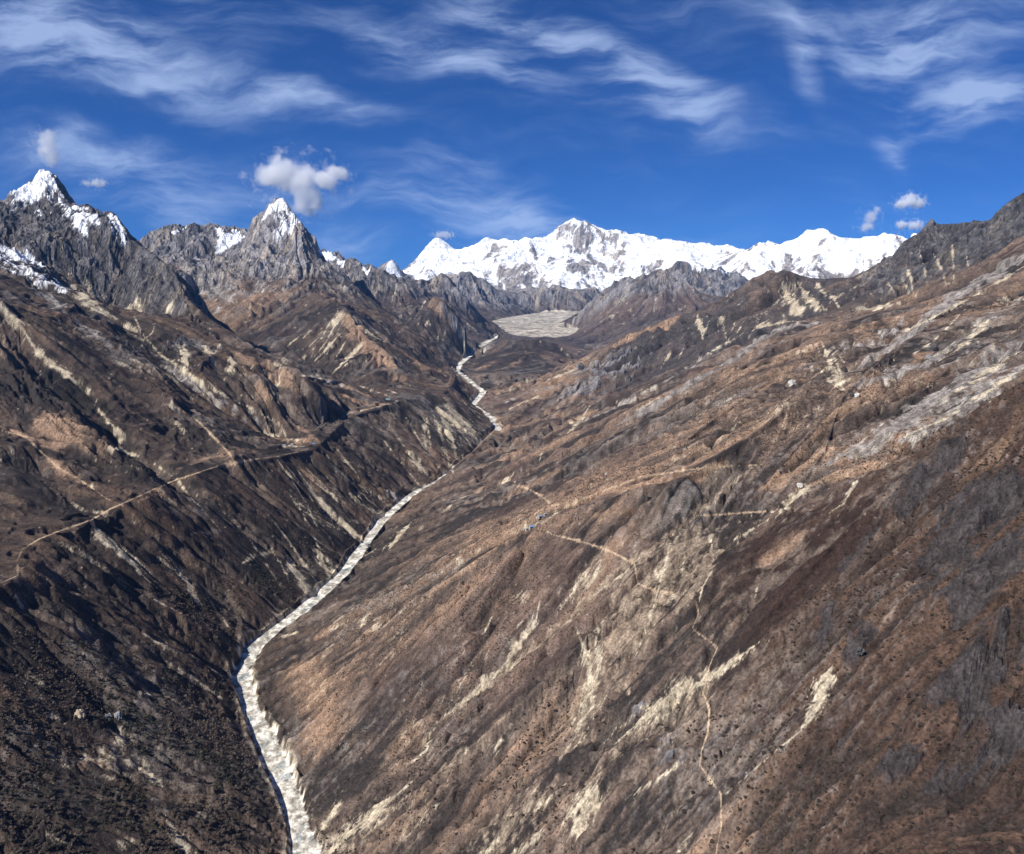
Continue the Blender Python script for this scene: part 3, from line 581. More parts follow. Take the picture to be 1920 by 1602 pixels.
# ------------------------------------------------------------------ ground cover
SCREE = [  # pale cream gravel
    (((815, 765), (835, 790), (850, 830), (858, 870)), (10, 18, 12, 8), .95), (((845, 765), (870, 795), (895, 825)), (20, 22, 10), .95), (((800, 780), (795, 820), (800, 850)), 8, .8), (((590, 1010), (605, 1050), (622, 1090)), 12, .9), (((640, 975), (665, 1000), (685, 1015)), 14, .9),
    (((520, 862), (548, 900), (575, 945), (600, 1000)), 5, .9), (((630, 840), (680, 905), (735, 955)), 5, .9), (((700, 800), (745, 860), (790, 915)), 4, .7), (((725, 790), (770, 855), (812, 900)), 4, .7), (((755, 772), (800, 850), (840, 892)), 5, .8), (((500, 960), (560, 1040), (600, 1095)), 5, .8), (((460, 1000), (520, 1090), (560, 1140)), 5, .6), (((420, 960), (470, 1040), (520, 1120)), 4, .5), (((830, 745), (870, 790), (915, 825)), 5, .8), (((850, 735), (890, 775), (925, 808)), 4, .7),
    (((170, 982), (200, 1012), (240, 1048), (270, 1082), (300, 1106)), (14, 16, 8, 5)), (((330, 1068), (352, 1095), (372, 1135)), 13), (((385, 1110), (410, 1150), (440, 1190)), 5, .7), (((280, 1120), (340, 1150)), 4, .7),
    (((343, 640), (348, 665), (352, 695)), (10, 12, 6)), (((385, 648), (396, 668), (402, 686)), (16, 8, 8)), (((415, 640), (400, 668)), 4, .8), (((440, 672), (428, 702)), 9), (((512, 682), (526, 690)), 7), (((532, 690), (520, 715), (510, 748)), 6, .8), (((487, 668), (468, 695)), 3, .8),
    (((320, 758), (328, 766)), 9), (((330, 790), (345, 815)), 8, .7), (((480, 808), (530, 822), (600, 832)), 10, .62), (((530, 836), (575, 838)), 9), (((200, 838), (222, 842), (240, 852), (262, 855)), 7), (((213, 800), (226, 815), (226, 832)), 7, .9),
    (((560, 885), (590, 925), (618, 962), (650, 992), (685, 1012)), (5, 8, 12, 16, 20)), (((575, 880), (610, 912), (650, 960)), 5, .9), (((612, 855), (655, 905), (720, 962)), 4, .9), (((545, 930), (580, 985)), 5, .7), (((590, 935), (640, 985)), 6, .8), (((655, 925), (690, 955), (722, 968)), (4, 8, 12)), (((575, 960), (620, 1010)), 4, .6),
    (((532, 1030), (560, 1080), (592, 1122)), (6, 10, 20)), (((545, 1020), (575, 1065), (600, 1100)), 6, .8), (((597, 1030), (618, 1058), (640, 1082)), (6, 12, 14)), (((470, 1210), (520, 1165), (580, 1135)), 12, .9), (((450, 1250), (445, 1265)), 16, .9),
    (((808, 768), (822, 800), (836, 850), (850, 888)), (5, 8, 6, 9)), (((822, 768), (848, 788), (868, 815), (888, 842)), (24, 22, 10, 5)), (((840, 760), (858, 780)), 14), (((800, 790), (808, 840)), 5, .8), (((770, 838), (782, 872), (800, 890)), (4, 9, 4)), (((866, 780), (905, 815)), 4, .6), (((850, 770), (890, 800), (930, 818)), 4, .7),
    (((772, 978), (750, 1002), (728, 1032)), (6, 16, 8)), (((705, 1030), (682, 1044)), 6), (((830, 960), (850, 940), (890, 925)), 8, .6), (((608, 1182), (650, 1172)), 12, .6), (((683, 1160), (682, 1172)), 14, .7), (((520, 1200), (560, 1185)), 9, .7),
    (((632, 574), (635, 592), (628, 610), (612, 640), (596, 660)), (4, 12, 5, 3, 2)), (((655, 583), (672, 608), (700, 630), (722, 642)), 4, .8), (((682, 603), (705, 622), (724, 640)), 4, .8), (((652, 612), (634, 630), (612, 655), (590, 677)), (4, 8, 5, 3)), (((680, 642), (652, 672), (622, 702)), (10, 14, 6)), (((622, 604), (604, 626), (580, 650)), 3, .8),
    (((648, 638), (640, 655), (632, 668)), 4, .8), (((565, 628), (540, 648)), 3, .9), (((698, 664), (676, 688)), 3, .8), (((620, 706), (560, 704), (640, 716)), 5, .6), (((665, 720), (720, 740), (745, 752)), 6, .6), (((725, 730), (745, 738)), 5), (((790, 735), (820, 752)), 8, .5),
    (((802, 600), (796, 614)), 8), (((786, 606), (778, 616)), 7, .8), (((800, 560), (786, 585), (770, 608)), 3, .8), (((775, 590), (750, 622)), 3, .7), (((825, 618), (820, 640)), 4, .7), (((838, 612), (830, 640)), 4, .7), (((860, 610), (885, 640)), 3, .7), (((870, 600), (900, 635)), 3, .6), (((712, 525), (745, 555)), 5, .7), (((650, 540), (680, 556)), 6, .7), (((735, 590), (790, 620)), 3, .5),
    (((1463, 528), (1476, 555), (1492, 580), (1505, 597)), (5, 10, 12, 8)), (((1495, 530), (1515, 560), (1538, 582)), (5, 12, 10)), (((1528, 528), (1548, 555)), 8, .8), (((1552, 545), (1575, 580)), 5, .8), (((1460, 580), (1475, 600)), 5, .8), (((1540, 638), (1550, 668), (1565, 700), (1582, 732)), (4, 8, 12, 8)), (((1556, 640), (1575, 670), (1595, 700)), 4, .8), (((1538, 694), (1558, 718), (1580, 733)), 6), (((1560, 660), (1580, 710)), 5, .8),
    (((1598, 630), (1602, 650)), 4, .6), (((1308, 592), (1312, 612), (1318, 638)), (8, 6, 9)), (((1330, 600), (1318, 630)), 4, .9), (((1352, 590), (1356, 610), (1362, 634)), (9, 5, 10)), (((1380, 600), (1370, 625)), 4, .9), (((1390, 612), (1380, 628)), 4, .9), (((1440, 600), (1415, 615)), 6, .8), (((1600, 581), (1640, 579), (1684, 569)), (8, 12, 4)), (((1520, 602), (1470, 604), (1430, 612), (1400, 624)), 5, .9),
    (((1400, 622), (1340, 656), (1280, 692), (1230, 724)), 6, .75), (((1230, 724), (1190, 750)), 12, .6), (((1240, 742), (1195, 770)), 9, .7), (((1260, 660), (1240, 690)), 6, .7), (((1280, 655), (1270, 680)), 4, .7), (((1330, 650), (1300, 690)), 4, .3), (((1700, 500), (1708, 525), (1712, 548)), 3), (((1724, 470), (1735, 510), (1738, 535)), 3, .9), (((1752, 480), (1768, 510), (1773, 533)), 3), (((1785, 455), (1787, 490), (1789, 530)), 4), (((1812, 480), (1818, 510)), 2, .8), (((1690, 520), (1705, 550)), 3, .8), (((1655, 515), (1685, 560)), 4, .7),
    (((1862, 596), (1830, 625), (1790, 660), (1740, 690)), (12, 10, 7, 4), .9), (((1800, 590), (1750, 640), (1710, 665)), 5, .8), (((1842, 598), (1780, 650), (1730, 680)), 5, .7), (((1920, 500), (1860, 535), (1790, 575), (1740, 600), (1680, 630)), 9, .8), (((1920, 655), (1860, 690), (1800, 730), (1740, 765)), 10, .8), (((1920, 690), (1840, 742), (1760, 790), (1690, 822)), 9, .8), (((1918, 610), (1850, 660), (1800, 700)), 5, .5), (((1740, 720), (1738, 745)), 4, .8), (((1750, 715), (1742, 740)), 3, .7),
    (((1612, 893), (1600, 915), (1580, 945), (1556, 962)), (8, 7, 6, 4)), (((1520, 908), (1490, 935), (1455, 970)), (14, 12, 8)), (((1500, 905), (1515, 915)), 14, .9), (((1440, 975), (1400, 1000), (1360, 1020)), 4, .7), (((1130, 1058), (1090, 1095), (1045, 1150)), (14, 18, 8), .75), (((1200, 1045), (1170, 1075), (1110, 1120)), 5, .8), (((1012, 1128), (1005, 1165), (975, 1205), (945, 1250), (900, 1292), (850, 1332), (818, 1355)), (4, 8, 14, 12, 9, 8, 12)), (((980, 1165), (950, 1200)), 6, .7), (((925, 1150), (905, 1190)), 6, .5),
    (((1262, 1000), (1250, 1050), (1230, 1120), (1210, 1190), (1190, 1235)), (4, 7, 5, 6, 4), .9), (((1285, 1040), (1275, 1080), (1255, 1140)), 6, .8), (((1222, 1045), (1232, 1080), (1238, 1110)), 5, .7), (((1335, 1070), (1318, 1100), (1310, 1130)), 6), (((1330, 1000), (1335, 1030)), 4, .8), (((1080, 1175), (1095, 1220), (1106, 1275), (1104, 1330), (1075, 1388), (1060, 1410)), (6, 10, 12, 18, 10, 6)), (((1116, 1150), (1124, 1210), (1118, 1290)), (4, 9, 4), .9), (((1140, 1300), (1100, 1370)), 6, .6), (((1075, 1260), (1060, 1300)), 5, .5),
    (((1430, 1200), (1370, 1243), (1310, 1283), (1220, 1335), (1155, 1393)), (8, 14, 22, 22, 8), .95), (((1560, 1248), (1545, 1290), (1520, 1340), (1502, 1368)), (14, 22, 18, 8)), (((1502, 1370), (1450, 1412), (1400, 1455), (1360, 1490)), 4, .8), (((1300, 1560), (1270, 1602)), 10, .5), (((1118, 1485), (1090, 1540), (1062, 1578)), (30, 34, 12)), (((1010, 1560), (970, 1600)), 26, .8), (((930, 1580), (900, 1602)), 20, .8), (((1060, 1470), (1010, 1515), (980, 1530)), 9, .7), (((1280, 1430), (1200, 1480), (1180, 1500)), 8, .6),
    (((778, 1462), (730, 1502), (670, 1552), (610, 1602)), (8, 18, 26, 34), .95), (((600, 1560), (640, 1500)), 14, .7), (((815, 1365), (800, 1400), (770, 1440)), 14, .6), (((962, 1358), (940, 1390), (918, 1420)), 9, .8), (((830, 1500), (780, 1550)), 12, .5), (((880, 1390), (860, 1430)), 10, .5), (((1105, 762), (1088, 788), (1055, 822)), 7, .8), (((1015, 850), (1012, 862)), 4), (((968, 885), (945, 908)), (6, 14)), (((1060, 950), (1000, 985), (960, 1000)), 10, .55), (((1100, 930), (1050, 960)), 6, .6), (((1190, 915), (1120, 935)), 4, .6),
    (((310, 1530), (330, 1562), (352, 1602)), (6, 14, 18)), (((345, 1262), (378, 1282), (415, 1310)), (5, 9, 16), .8), (((270, 1188), (330, 1225)), 7, .7), (((312, 1240), (345, 1270)), 10, .6), (((230, 1360), (222, 1395), (205, 1420), (150, 1425)), (16, 20, 20, 16), .72), (((225, 1405), (265, 1440), (310, 1480)), (20, 18, 10), .72), (((358, 1505), (395, 1545)), 8, .7), (((35, 1380), (80, 1405), (130, 1440)), 6, .6), (((285, 1305), (262, 1300)), 8, .7), (((0, 1330), (30, 1365)), 10, .5), (((30, 1115), (38, 1140)), 8, .8), (((510, 1035), (480, 1042), (455, 1056)), 9, .7),
    (((0, 572), (35, 608), (45, 622), (75, 664), (105, 686), (135, 712), (160, 735), (176, 744)), (9, 5, 7, 5)), (((183, 765), (200, 785), (214, 800)), 5, .9), (((183, 745), (178, 760)), 4, .7), (((262, 850), (305, 862)), 3, .7), (((285, 868), (330, 898), (356, 932), (382, 958), (408, 988)), 3, .8),
    (((120, 510), (150, 545), (180, 580), (225, 600), (260, 625)), (14, 18, 16, 14, 10), .8), (((160, 525), (180, 560)), 12, .8), (((240, 575), (262, 582)), 16, .8), (((250, 590), (262, 615), (265, 635)), 3), (((295, 595), (285, 625), (265, 640)), 3), (((320, 570), (310, 590)), 8, .6), (((265, 625), (300, 665), (345, 695), (390, 725), (440, 752), (480, 770), (505, 786), (530, 800), (540, 830)), (7, 5, 4, 4), .9), (((200, 590), (270, 640), (340, 700)), 5, .4), (((130, 585), (190, 640)), 5, .35),
    (((1420, 1100), (1415, 1120)), 4), (((1080, 790), (1060, 800)), 8, .7), (((1360, 860), (1350, 870)), 4, .5), (((880, 760), (905, 772)), 4, .6), (((950, 770), (980, 755), (1010, 742)), 6, .7), (((1000, 730), (1030, 712), (1060, 700), (1090, 690)), (7, 9, 8, 4), .8), (((930, 740), (960, 730), (990, 722)), 4, .6), (((960, 720), (1000, 712), (1040, 706)), 3, .6), (((1060, 655), (1068, 675)), 5, .5), (((1040, 645), (1065, 660), (1072, 680)), 3, .6),
]
GREY = [  # grey scree and slabs
    (((1310, 990), (1250, 1070), (1200, 1170), (1170, 1240)), (60, 110, 110, 50), .8), (((1130, 1060), (1080, 1110)), 40, .7), (((1120, 1180), (1110, 1280), (1070, 1390)), (40, 80, 60), .62), (((1010, 1500), (950, 1560), (900, 1602)), 100, .68), (((720, 1500), (640, 1590)), 60, .62), (((1350, 1270), (1230, 1350), (1140, 1410)), 60, .6), (((870, 1400), (800, 1500), (760, 1570)), 70, .5), (((1120, 1440), (1060, 1520)), 60, .5),
    (((1540, 604), (1500, 610), (1460, 622), (1420, 640), (1385, 668), (1330, 700), (1260, 740), (1200, 775), (1150, 800)), (14, 18, 18, 14, 10, 8, 8, 8, 6), .95), (((1400, 622), (1340, 658), (1280, 695), (1190, 748), (1130, 775), (1070, 800)), 8, .7), (((1380, 645), (1330, 672), (1270, 705)), 6, .5),
    (((1920, 480), (1850, 520), (1790, 560), (1730, 610), (1680, 640), (1610, 690)), (60, 46, 40, 36, 30, 20), .9), (((1920, 560), (1850, 600), (1800, 640)), 30, .55), (((1800, 640), (1740, 680), (1680, 700), (1600, 722)), 20, .85), (((1860, 640), (1760, 690)), 18, .6), (((1920, 640), (1850, 690), (1780, 735), (1700, 790), (1620, 835), (1550, 870)), (36, 40, 40, 44, 40, 24), .95), (((1920, 685), (1840, 740), (1760, 795), (1680, 830)), 30, .9),
    (((1410, 878), (1350, 925), (1280, 985), (1230, 1020)), (16, 14, 10, 8), .8), (((1300, 985), (1230, 1022), (1190, 1052), (1150, 1086), (1100, 1130), (1055, 1172), (1010, 1210), (930, 1275), (820, 1355), (750, 1400)), (6, 8, 10, 16, 14, 14, 10, 8, 8, 6), .95), (((1335, 1028), (1315, 1085), (1270, 1145)), (10, 26, 22), 1.0), (((1060, 1398), (1052, 1420)), 18, .8), (((1200, 1170), (1150, 1260), (1180, 1300)), 50, .45),
    (((735, 925), (745, 935)), 22, .9), (((590, 498), (570, 515), (530, 545)), 18, .7), (((440, 480), (420, 500), (400, 520)), 16, .8), (((350, 490), (380, 530), (430, 560)), 40, .8), (((470, 540), (520, 545)), 40, .5), (((440, 560), (400, 590)), 40, .5), (((560, 700), (620, 715), (660, 730)), 12, .7), (((500, 480), (535, 475)), 14, .7), (((475, 500), (440, 520)), 30, .6), (((590, 640), (560, 700)), 20, .3),
    (((260, 640), (330, 700), (400, 745), (470, 780), (520, 805)), 20, .55), (((60, 540), (140, 600), (210, 650)), 26, .6), (((1550, 660), (1650, 640), (1700, 600)), 30, .5), (((1440, 960), (1380, 980), (1330, 1000)), 26, .4), (((960, 890), (1000, 870)), 10, .4), (((1090, 1050), (1040, 1120)), 26, .35), (((950, 1340), (880, 1420), (800, 1500)), 60, .35), (((1000, 1500), (930, 1560), (880, 1602)), 60, .4), (((1100, 1240), (1150, 1180)), 60, .3), (((1270, 1010), (1240, 1080), (1220, 1160)), 80, .55),
    (((1100, 650), (1080, 665)), 14, .6), (((1060, 640), (1120, 650)), 10, .5), (((940, 760), (980, 740), (1040, 725)), 16, .6), (((900, 660), (930, 640)), 14, .7), (((1090, 690), (1150, 680)), 20, .4), (((640, 540), (700, 570), (760, 600)), 16, .5), (((1230, 560), (1225, 590)), 4, .5), (((690, 590), (760, 630)), 8, .35)]
TAN = [  # dry grass
    (((70, 790), (110, 810), (150, 830)), 44, .95), (((0, 800), (40, 815), (120, 850)), 14, .9), (((90, 860), (150, 905)), 26, .8), (((60, 800), (200, 840)), 40, .6), (((440, 660), (500, 690), (560, 730)), 34, .7), (((480, 720), (560, 780)), 40, .45), (((560, 800), (600, 830)), 20, .7), (((640, 740), (690, 760), (735, 758)), 14, .95), (((640, 720), (700, 748)), 12, .9), (((480, 820), (600, 830)), 12, .9), (((330, 880), (420, 850), (500, 840)), 20, .6), (((260, 940), (330, 905)), 14, .6), (((560, 870), (600, 920)), 30, .5),
    (((635, 590), (650, 600), (690, 650), (740, 690)), 26, .85), (((700, 620), (740, 650), (800, 690), (840, 700)), 14, .8), (((700, 680), (760, 720)), 30, .5), (((800, 560), (815, 570), (835, 600)), 14, .6), (((455, 565), (480, 555), (520, 560)), 16, .6), (((800, 720), (840, 725), (860, 700)), 10, .9), (((260, 820), (300, 800)), 26, .3), (((460, 880), (530, 960)), 26, .35),
    (((1680, 856), (1620, 878), (1560, 895), (1500, 915)), (14, 24, 26, 20), 1.0), (((1560, 840), (1480, 890), (1420, 920)), 30, .8), (((1360, 870), (1250, 900), (1150, 920), (1060, 950)), 18, .8), (((1300, 800), (1180, 880), (1100, 920)), 24, .6), (((1440, 790), (1360, 840), (1280, 880)), 24, .75), (((1000, 990), (940, 1020), (860, 1075), (800, 1115)), 12, .9), (((1010, 1000), (930, 1060), (850, 1130)), 50, .5), (((1110, 970), (1190, 960)), 40, .5), (((1060, 880), (1000, 910), (940, 940)), 30, .5), (((1540, 640), (1480, 690), (1420, 740)), 40, .5),
    (((1400, 700), (1300, 760), (1200, 820)), 40, .35), (((1000, 690), (960, 680), (900, 690)), 20, .5), (((1100, 680), (1040, 715), (1000, 750)), 14, .9), (((1280, 590), (1200, 625), (1150, 650)), 9, .9), (((1060, 690), (1110, 668)), 8, .9), (((1120, 770), (1070, 790), (1020, 820)), 14, .7), (((1000, 830), (930, 870)), 20, .6), (((550, 1230), (600, 1300), (620, 1380)), 70, .65), (((700, 1180), (650, 1260), (600, 1330)), 90, .5), (((820, 1180), (760, 1250)), 80, .3), (((800, 1380), (740, 1440)), 50, .4), (((620, 1180), (590, 1195)), 22, .8),
    (((1700, 620), (1640, 670)), 30, .7), (((1740, 660), (1700, 690)), 20, .7), (((1880, 820), (1840, 880)), 60, .4), (((1820, 1000), (1760, 1040)), 60, .4), (((1850, 1120), (1800, 1200)), 60, .35), (((1700, 1130), (1640, 1200), (1560, 1260)), 40, .4), (((1500, 1000), (1440, 1060)), 40, .45), (((1420, 1130), (1360, 1180)), 40, .4), (((170, 1010), (200, 1060)), 30, .3), (((230, 1380), (150, 1440)), 40, .6), (((130, 1180), (180, 1240)), 30, .4), (((250, 1150), (300, 1200)), 20, .4)]
DARK = [  # dark scrub, plus painted shade on spur faces turned from the sun
    (((890, 690), (930, 665), (990, 652), (1040, 655)), 34, .95), (((900, 700), (980, 690), (1040, 690)), 16, .6),
    (((0, 690), (60, 740), (110, 770)), 50, .9), (((20, 860), (100, 950), (180, 960)), 60, .95), (((190, 790), (260, 870), (300, 920)), 40, .95), (((300, 800), (290, 850)), 40, .5), (((350, 800), (400, 850)), 26, .95), (((120, 640), (200, 700), (300, 760)), 60, .6), (((200, 780), (260, 780)), 26, .6), (((0, 1000), (60, 990)), 40, .6), (((90, 1010), (200, 1080), (300, 1160)), 50, .7), (((40, 1130), (160, 1150)), 60, .5), (((480, 1000), (540, 1010)), 26, .9), (((400, 950), (460, 1020)), 50, .4), (((0, 1200), (100, 1300), (200, 1350)), 90, .8), (((300, 1350), (420, 1400), (480, 1500)), 120, .6), (((100, 1480), (200, 1560)), 120, .7), (((60, 1560), (300, 1602)), 90, .7), (((330, 1100), (460, 1180)), 40, .6), (((560, 1000), (600, 1060)), 26, .8), (((640, 1000), (670, 1030)), 14, .8), (((620, 870), (700, 960)), 40, .6), (((680, 800), (760, 900)), 60, .6),
    (((560, 680), (640, 700)), 24, .95), (((540, 640), (580, 680)), 30, .7), (((600, 590), (560, 650)), 40, .5), (((660, 610), (720, 640), (790, 700)), 14, .9), (((560, 750), (600, 760), (640, 780)), 16, .9), (((580, 720), (620, 760)), 18, .8), (((800, 640), (850, 670)), 26, .7), (((820, 600), (860, 640)), 40, .5), (((880, 740), (900, 790)), 20, .8), (((860, 720), (880, 760)), 14, .8), (((960, 790), (1000, 770)), 14, .7), (((1000, 655), (960, 680)), 24, .5),
    (((1400, 560), (1360, 590), (1240, 640)), 50, .85), (((1500, 545), (1560, 560), (1620, 560)), 40, .8), (((1280, 620), (1180, 660), (1110, 720)), 50, .8), (((1600, 610), (1560, 640)), 30, .7), (((1650, 600), (1680, 640)), 40, .6), (((1450, 660), (1420, 690)), 30, .7), (((1340, 720), (1300, 740)), 16, .7), (((1180, 960), (1100, 1010)), 12, .6), (((1420, 800), (1340, 860), (1280, 900)), 10, .8), (((1420, 960), (1380, 1010), (1340, 1060)), 36, .8), (((1270, 990), (1230, 1010)), 12, .9), (((1200, 1050), (1110, 1115)), 5, .9), (((1130, 1170), (1080, 1220), (1060, 1250)), 18, .8), (((760, 1060), (700, 1110), (640, 1140)), 24, .8), (((900, 950), (840, 1000), (760, 1060)), 20, .6), (((850, 920), (780, 960), (740, 1010)), 22, .8), (((660, 1040), (700, 1040)), 14, .8), (((900, 1190), (820, 1250), (740, 1310), (650, 1380), (600, 1430)), 6, .8), (((620, 1420), (600, 1450)), 24, .8), (((520, 1260), (500, 1300), (520, 1370)), 12, .7), (((720, 1420), (660, 1470)), 20, .7), (((980, 1460), (900, 1500)), 20, .5), (((1500, 1130), (1400, 1200), (1340, 1240)), 10, .6), (((1530, 1100), (1460, 1160)), 30, .4), (((1560, 1380), (1460, 1480), (1400, 1560)), 60, .6), (((1700, 1500), (1600, 1560)), 90, .5), (((1650, 1240), (1590, 1300)), 26, .5), (((1760, 1560), (1850, 1560)), 50, .5), (((1500, 1540), (1440, 1602)), 60, .5)]
SNOW = [
    (((735, 490), (738, 505), (742, 516)), (8, 18, 20), .95), (((821, 449), (815, 465), (800, 490)), (8, 26, 30), .85), (((821, 449), (835, 470), (850, 480)), (8, 20, 20), .85), (((1658, 438), (1650, 460), (1640, 480)), (8, 26, 30), .8), (((1515, 435), (1555, 438)), 14, .9), (((1510, 440), (1495, 470)), 20, .7),
    (((527, 378), (530, 400), (535, 430)), (16, 40, 40), .36), (((80, 330), (75, 360), (60, 378)), (20, 50, 70), .75), (((110, 370), (125, 395), (135, 410)), 16, .6), (((205, 402), (225, 430), (235, 450)), 14, .55), (((20, 395), (110, 400)), 8, .4), (((0, 478), (60, 505), (130, 545)), 36, .34), (((150, 390), (185, 420)), 14, .5),
    (((80, 325), (60, 350), (35, 372)), 24, .98), (((90, 335), (80, 360), (55, 375)), 26, .85), (((105, 350), (118, 372)), 12, .55), (((125, 392), (145, 390), (165, 392)), 8, .9), (((140, 400), (150, 415), (165, 440)), (12, 10, 9), 1.0), (((200, 402), (225, 425)), 7, .6), (((0, 468), (40, 480), (80, 500)), 16, .62), (((0, 500), (60, 520), (110, 535)), 10, .6), (((0, 480), (30, 500)), 20, .4), (((80, 530), (110, 545)), 10, .5), (((20, 410), (45, 408)), 4, .6), (((70, 395), (76, 405)), 6, .9),
    (((527, 373), (515, 385), (500, 396)), 9, 1.0), (((525, 375), (530, 388)), 9, .8), (((535, 395), (556, 412), (545, 420)), 14, .55), (((500, 402), (490, 415)), 6, .7), (((525, 400), (528, 420), (515, 450)), 16, .42), (((550, 415), (540, 440)), 10, .5), (((437, 434), (448, 436)), 9, 1.0), (((430, 445), (420, 458), (408, 472)), (22, 18, 12), 1.0), (((448, 440), (440, 455)), 12, 1.0), (((404, 427), (418, 440)), 5, 1.0), (((320, 438), (350, 427)), 3, .8), (((600, 474), (612, 478), (625, 487)), 14, 1.0), (((636, 488), (645, 498)), 8, .9), (((678, 500), (692, 512)), 6, 1.0), (((1716, 437), (1712, 442)), 6, .9), (((1290, 493), (1310, 500), (1330, 505)), 9, .8), (((1350, 508), (1370, 515)), 4, .7), (((1255, 500), (1270, 492)), 5, .6)]
prs = random.Random(4)
for st in list(SCREE):                              # thinner threads of gravel beside the broad ones
    pts, wd = np.array(st[0], float), st[1]; wm = max(wd) if isinstance(wd, tuple) else wd; v = st[2] if len(st) > 2 else 1.0
    if wm < 6: continue
    for _ in range(3 if wm > 9 else 2):
        a, b = sorted((prs.uniform(0, .9), prs.uniform(.2, 1.15)))
        if b - a < .2: continue
        q = resample(pts, 4.0); q = q[int(a * len(q)):max(int(a * len(q)) + 2, int(min(b, 1) * len(q)))]
        if len(q) < 2: continue
        off = prs.uniform(.5, 1.25) * wm * prs.choice((-1, 1))
        SCREE.append((tuple((x + off, y + off * .25 * prs.uniform(-1, 1)) for x, y in q), prs.uniform(1.6, 3.4), v * prs.uniform(.55, .9)))
SCREE_F = stamp(np.zeros((NR, NC), np.float32), cast, SCREE, .78, ragged=.75)
GREY_F = stamp(np.zeros((NR, NC), np.float32), cast, GREY, ragged=.6)
TAN_F = stamp(np.zeros((NR, NC), np.float32), cast, TAN, ragged=.6)
DARK_F = stamp(np.zeros((NR, NC), np.float32), cast, DARK, ragged=.6)
SNOW_F = stamp(np.zeros((NR, NC), np.float32), cast, SNOW, ragged=.6)
PATHS = [
    ('pale trail along the edge of the left terrace above the river', [((0, 1094), (34, 1079), (32, 1052), (42, 1030), (75, 1010), (120, 993), (170, 976), (210, 953), (240, 940), (290, 917), (330, 900), (410, 874), (470, 862), (520, 856), (590, 840)), ((640, 786), (652, 776), (700, 765), (745, 753))], 4.0),
    ('narrow pale footpath zigzagging down the near right slope', [((1342, 1602), (1352, 1550), (1352, 1490), (1330, 1460), (1312, 1435), (1315, 1410), (1328, 1370), (1330, 1330), (1318, 1300), (1330, 1250), (1345, 1215), (1320, 1195), (1298, 1180), (1310, 1150), (1302, 1120))], 2.9),
    ('pale footpath crossing the right slope beside the blue roofed hamlet', [((955, 908), (985, 914), (1015, 930), (1035, 948), (1058, 944)), ((1008, 990), (1040, 1004), (1085, 1014), (1130, 1028), (1165, 1044), (1190, 1058), (1196, 1095), (1230, 1108), (1295, 1116))], 3.2),
    ('faint trail climbing across the middle of the right slope', [((1062, 948), (1120, 925), (1200, 895), (1290, 881), (1350, 875), (1430, 872)), ((1300, 968), (1370, 964), (1450, 958))], 2.6),
    ('pale path down the spine of the small left spur', [((330, 763), (360, 780), (385, 803), (410, 830), (430, 850), (441, 872)), ((5, 808), (50, 820), (85, 855), (110, 878), (150, 900), (200, 935), (230, 948))], 3.0),
]
PATH_F = []
for lab, lines, wd in PATHS:
    PATH_F.append(stamp(np.zeros((NR, NC), np.float32), cast, [(q, wd) for q in lines], ragged=.22))
print("strokes", round(time.time() - T0, 1))

jag = (S_F - .5) * .3 + (S_M - .5) * .4 + (n_cell - .5) * .8
strand = (S_F - .5) * .4 + (S_M - .5) * .45 + (n_cell - .5) * 1.2 + (n_cell2 - .5) * .5
m_scree = sstep(.40, .72, SCREE_F + strand * .75) * sstep(.12, .45, SCREE_F)
m_scree = np.maximum(m_scree, .6 * sstep(.04, .5, SCREE_F) * sstep(.62, .85, S_F * .7 + S_M * .35 + (n_cell - .5) * .4))
steep_ = sstep(.5, .8, SLOPE2) * (1 - ROCK) * (1 - VF)
m_auto = sstep(.76, .95, S_F * .5 + S_M * .45 + (n_cell - .5) * .5 + (n_mid - .5) * .9) * sstep(.52, .68, n_lo + (n_mid - .5) * .3) * steep_
m_scree = np.maximum(m_scree, m_auto * .6 * (1 - near_r))
m_grey = sstep(.36, .66, GREY_F + jag * .8) * sstep(.1, .4, GREY_F)
m_tan = sstep(.28, .75, TAN_F + (n_mid - .5) * .5 + (S_M - .5) * .4) * sstep(.05, .3, TAN_F)
m_dark = sstep(.25, .75, DARK_F + (n_mid - .5) * .5 + (S_M - .5) * .45) * sstep(.05, .3, DARK_F)
m_snow = sstep(.40, .58, SNOW_F * .95 + (S_M - .5) * .3 + (S_F - .5) * .4 + (n_cell2 - .5) * .5 + n_rock * .5 + (n_cell - .5) * .4) * sstep(.1, .35, SNOW_F)
# far range: snow with rock on its steep and lower faces
zr = (Z - 1500) / 2600
rough_s = (n_cell - .5) * .55 + (S_F - .5) * .35 + (S_M - .5) * .9 + (n_cell2 - .5) * 1.3 + (S_W - .5) * .5
m_rng = 1 - sstep(.0, .20, rough_s + n_rock * 1.1 + (SLOPE2 - .75) * .4 - sstep(.05, .8, zr) * .62 + .12 + .55 * (1 - sstep(.0, .25, zr)))
m_rng = np.clip(m_rng, 0, 1)
m_snow = np.maximum(m_snow, m_rng * sstep(20000, 23000, Y + 2500 * (zr - .1)))

lin = lambda r, g, b: np.array([(c / 255 / 12.92 if c <= 10 else ((c / 255 + .055) / 1.055) ** 2.4) for c in (r, g, b)], np.float32)
C_TAN, C_BRN, C_DRK, C_RED = lin(148, 121, 99), lin(106, 90, 79), lin(56, 50, 47), lin(98, 78, 70)
C_ROCK, C_ROCK2, C_GREY, C_SCREE, C_SCREE2 = lin(122, 119, 120), lin(76, 74, 78), lin(134, 127, 121), lin(186, 173, 150), lin(152, 137, 115)
C_SNOW, C_PATH, C_STONE = lin(244, 246, 250), lin(190, 165, 136), lin(226, 220, 206)


def mix(a, b, m):
    return a + (b - a) * m[..., None]


left = 1 - sstep(-420, 60, X + 0.02 * Y)
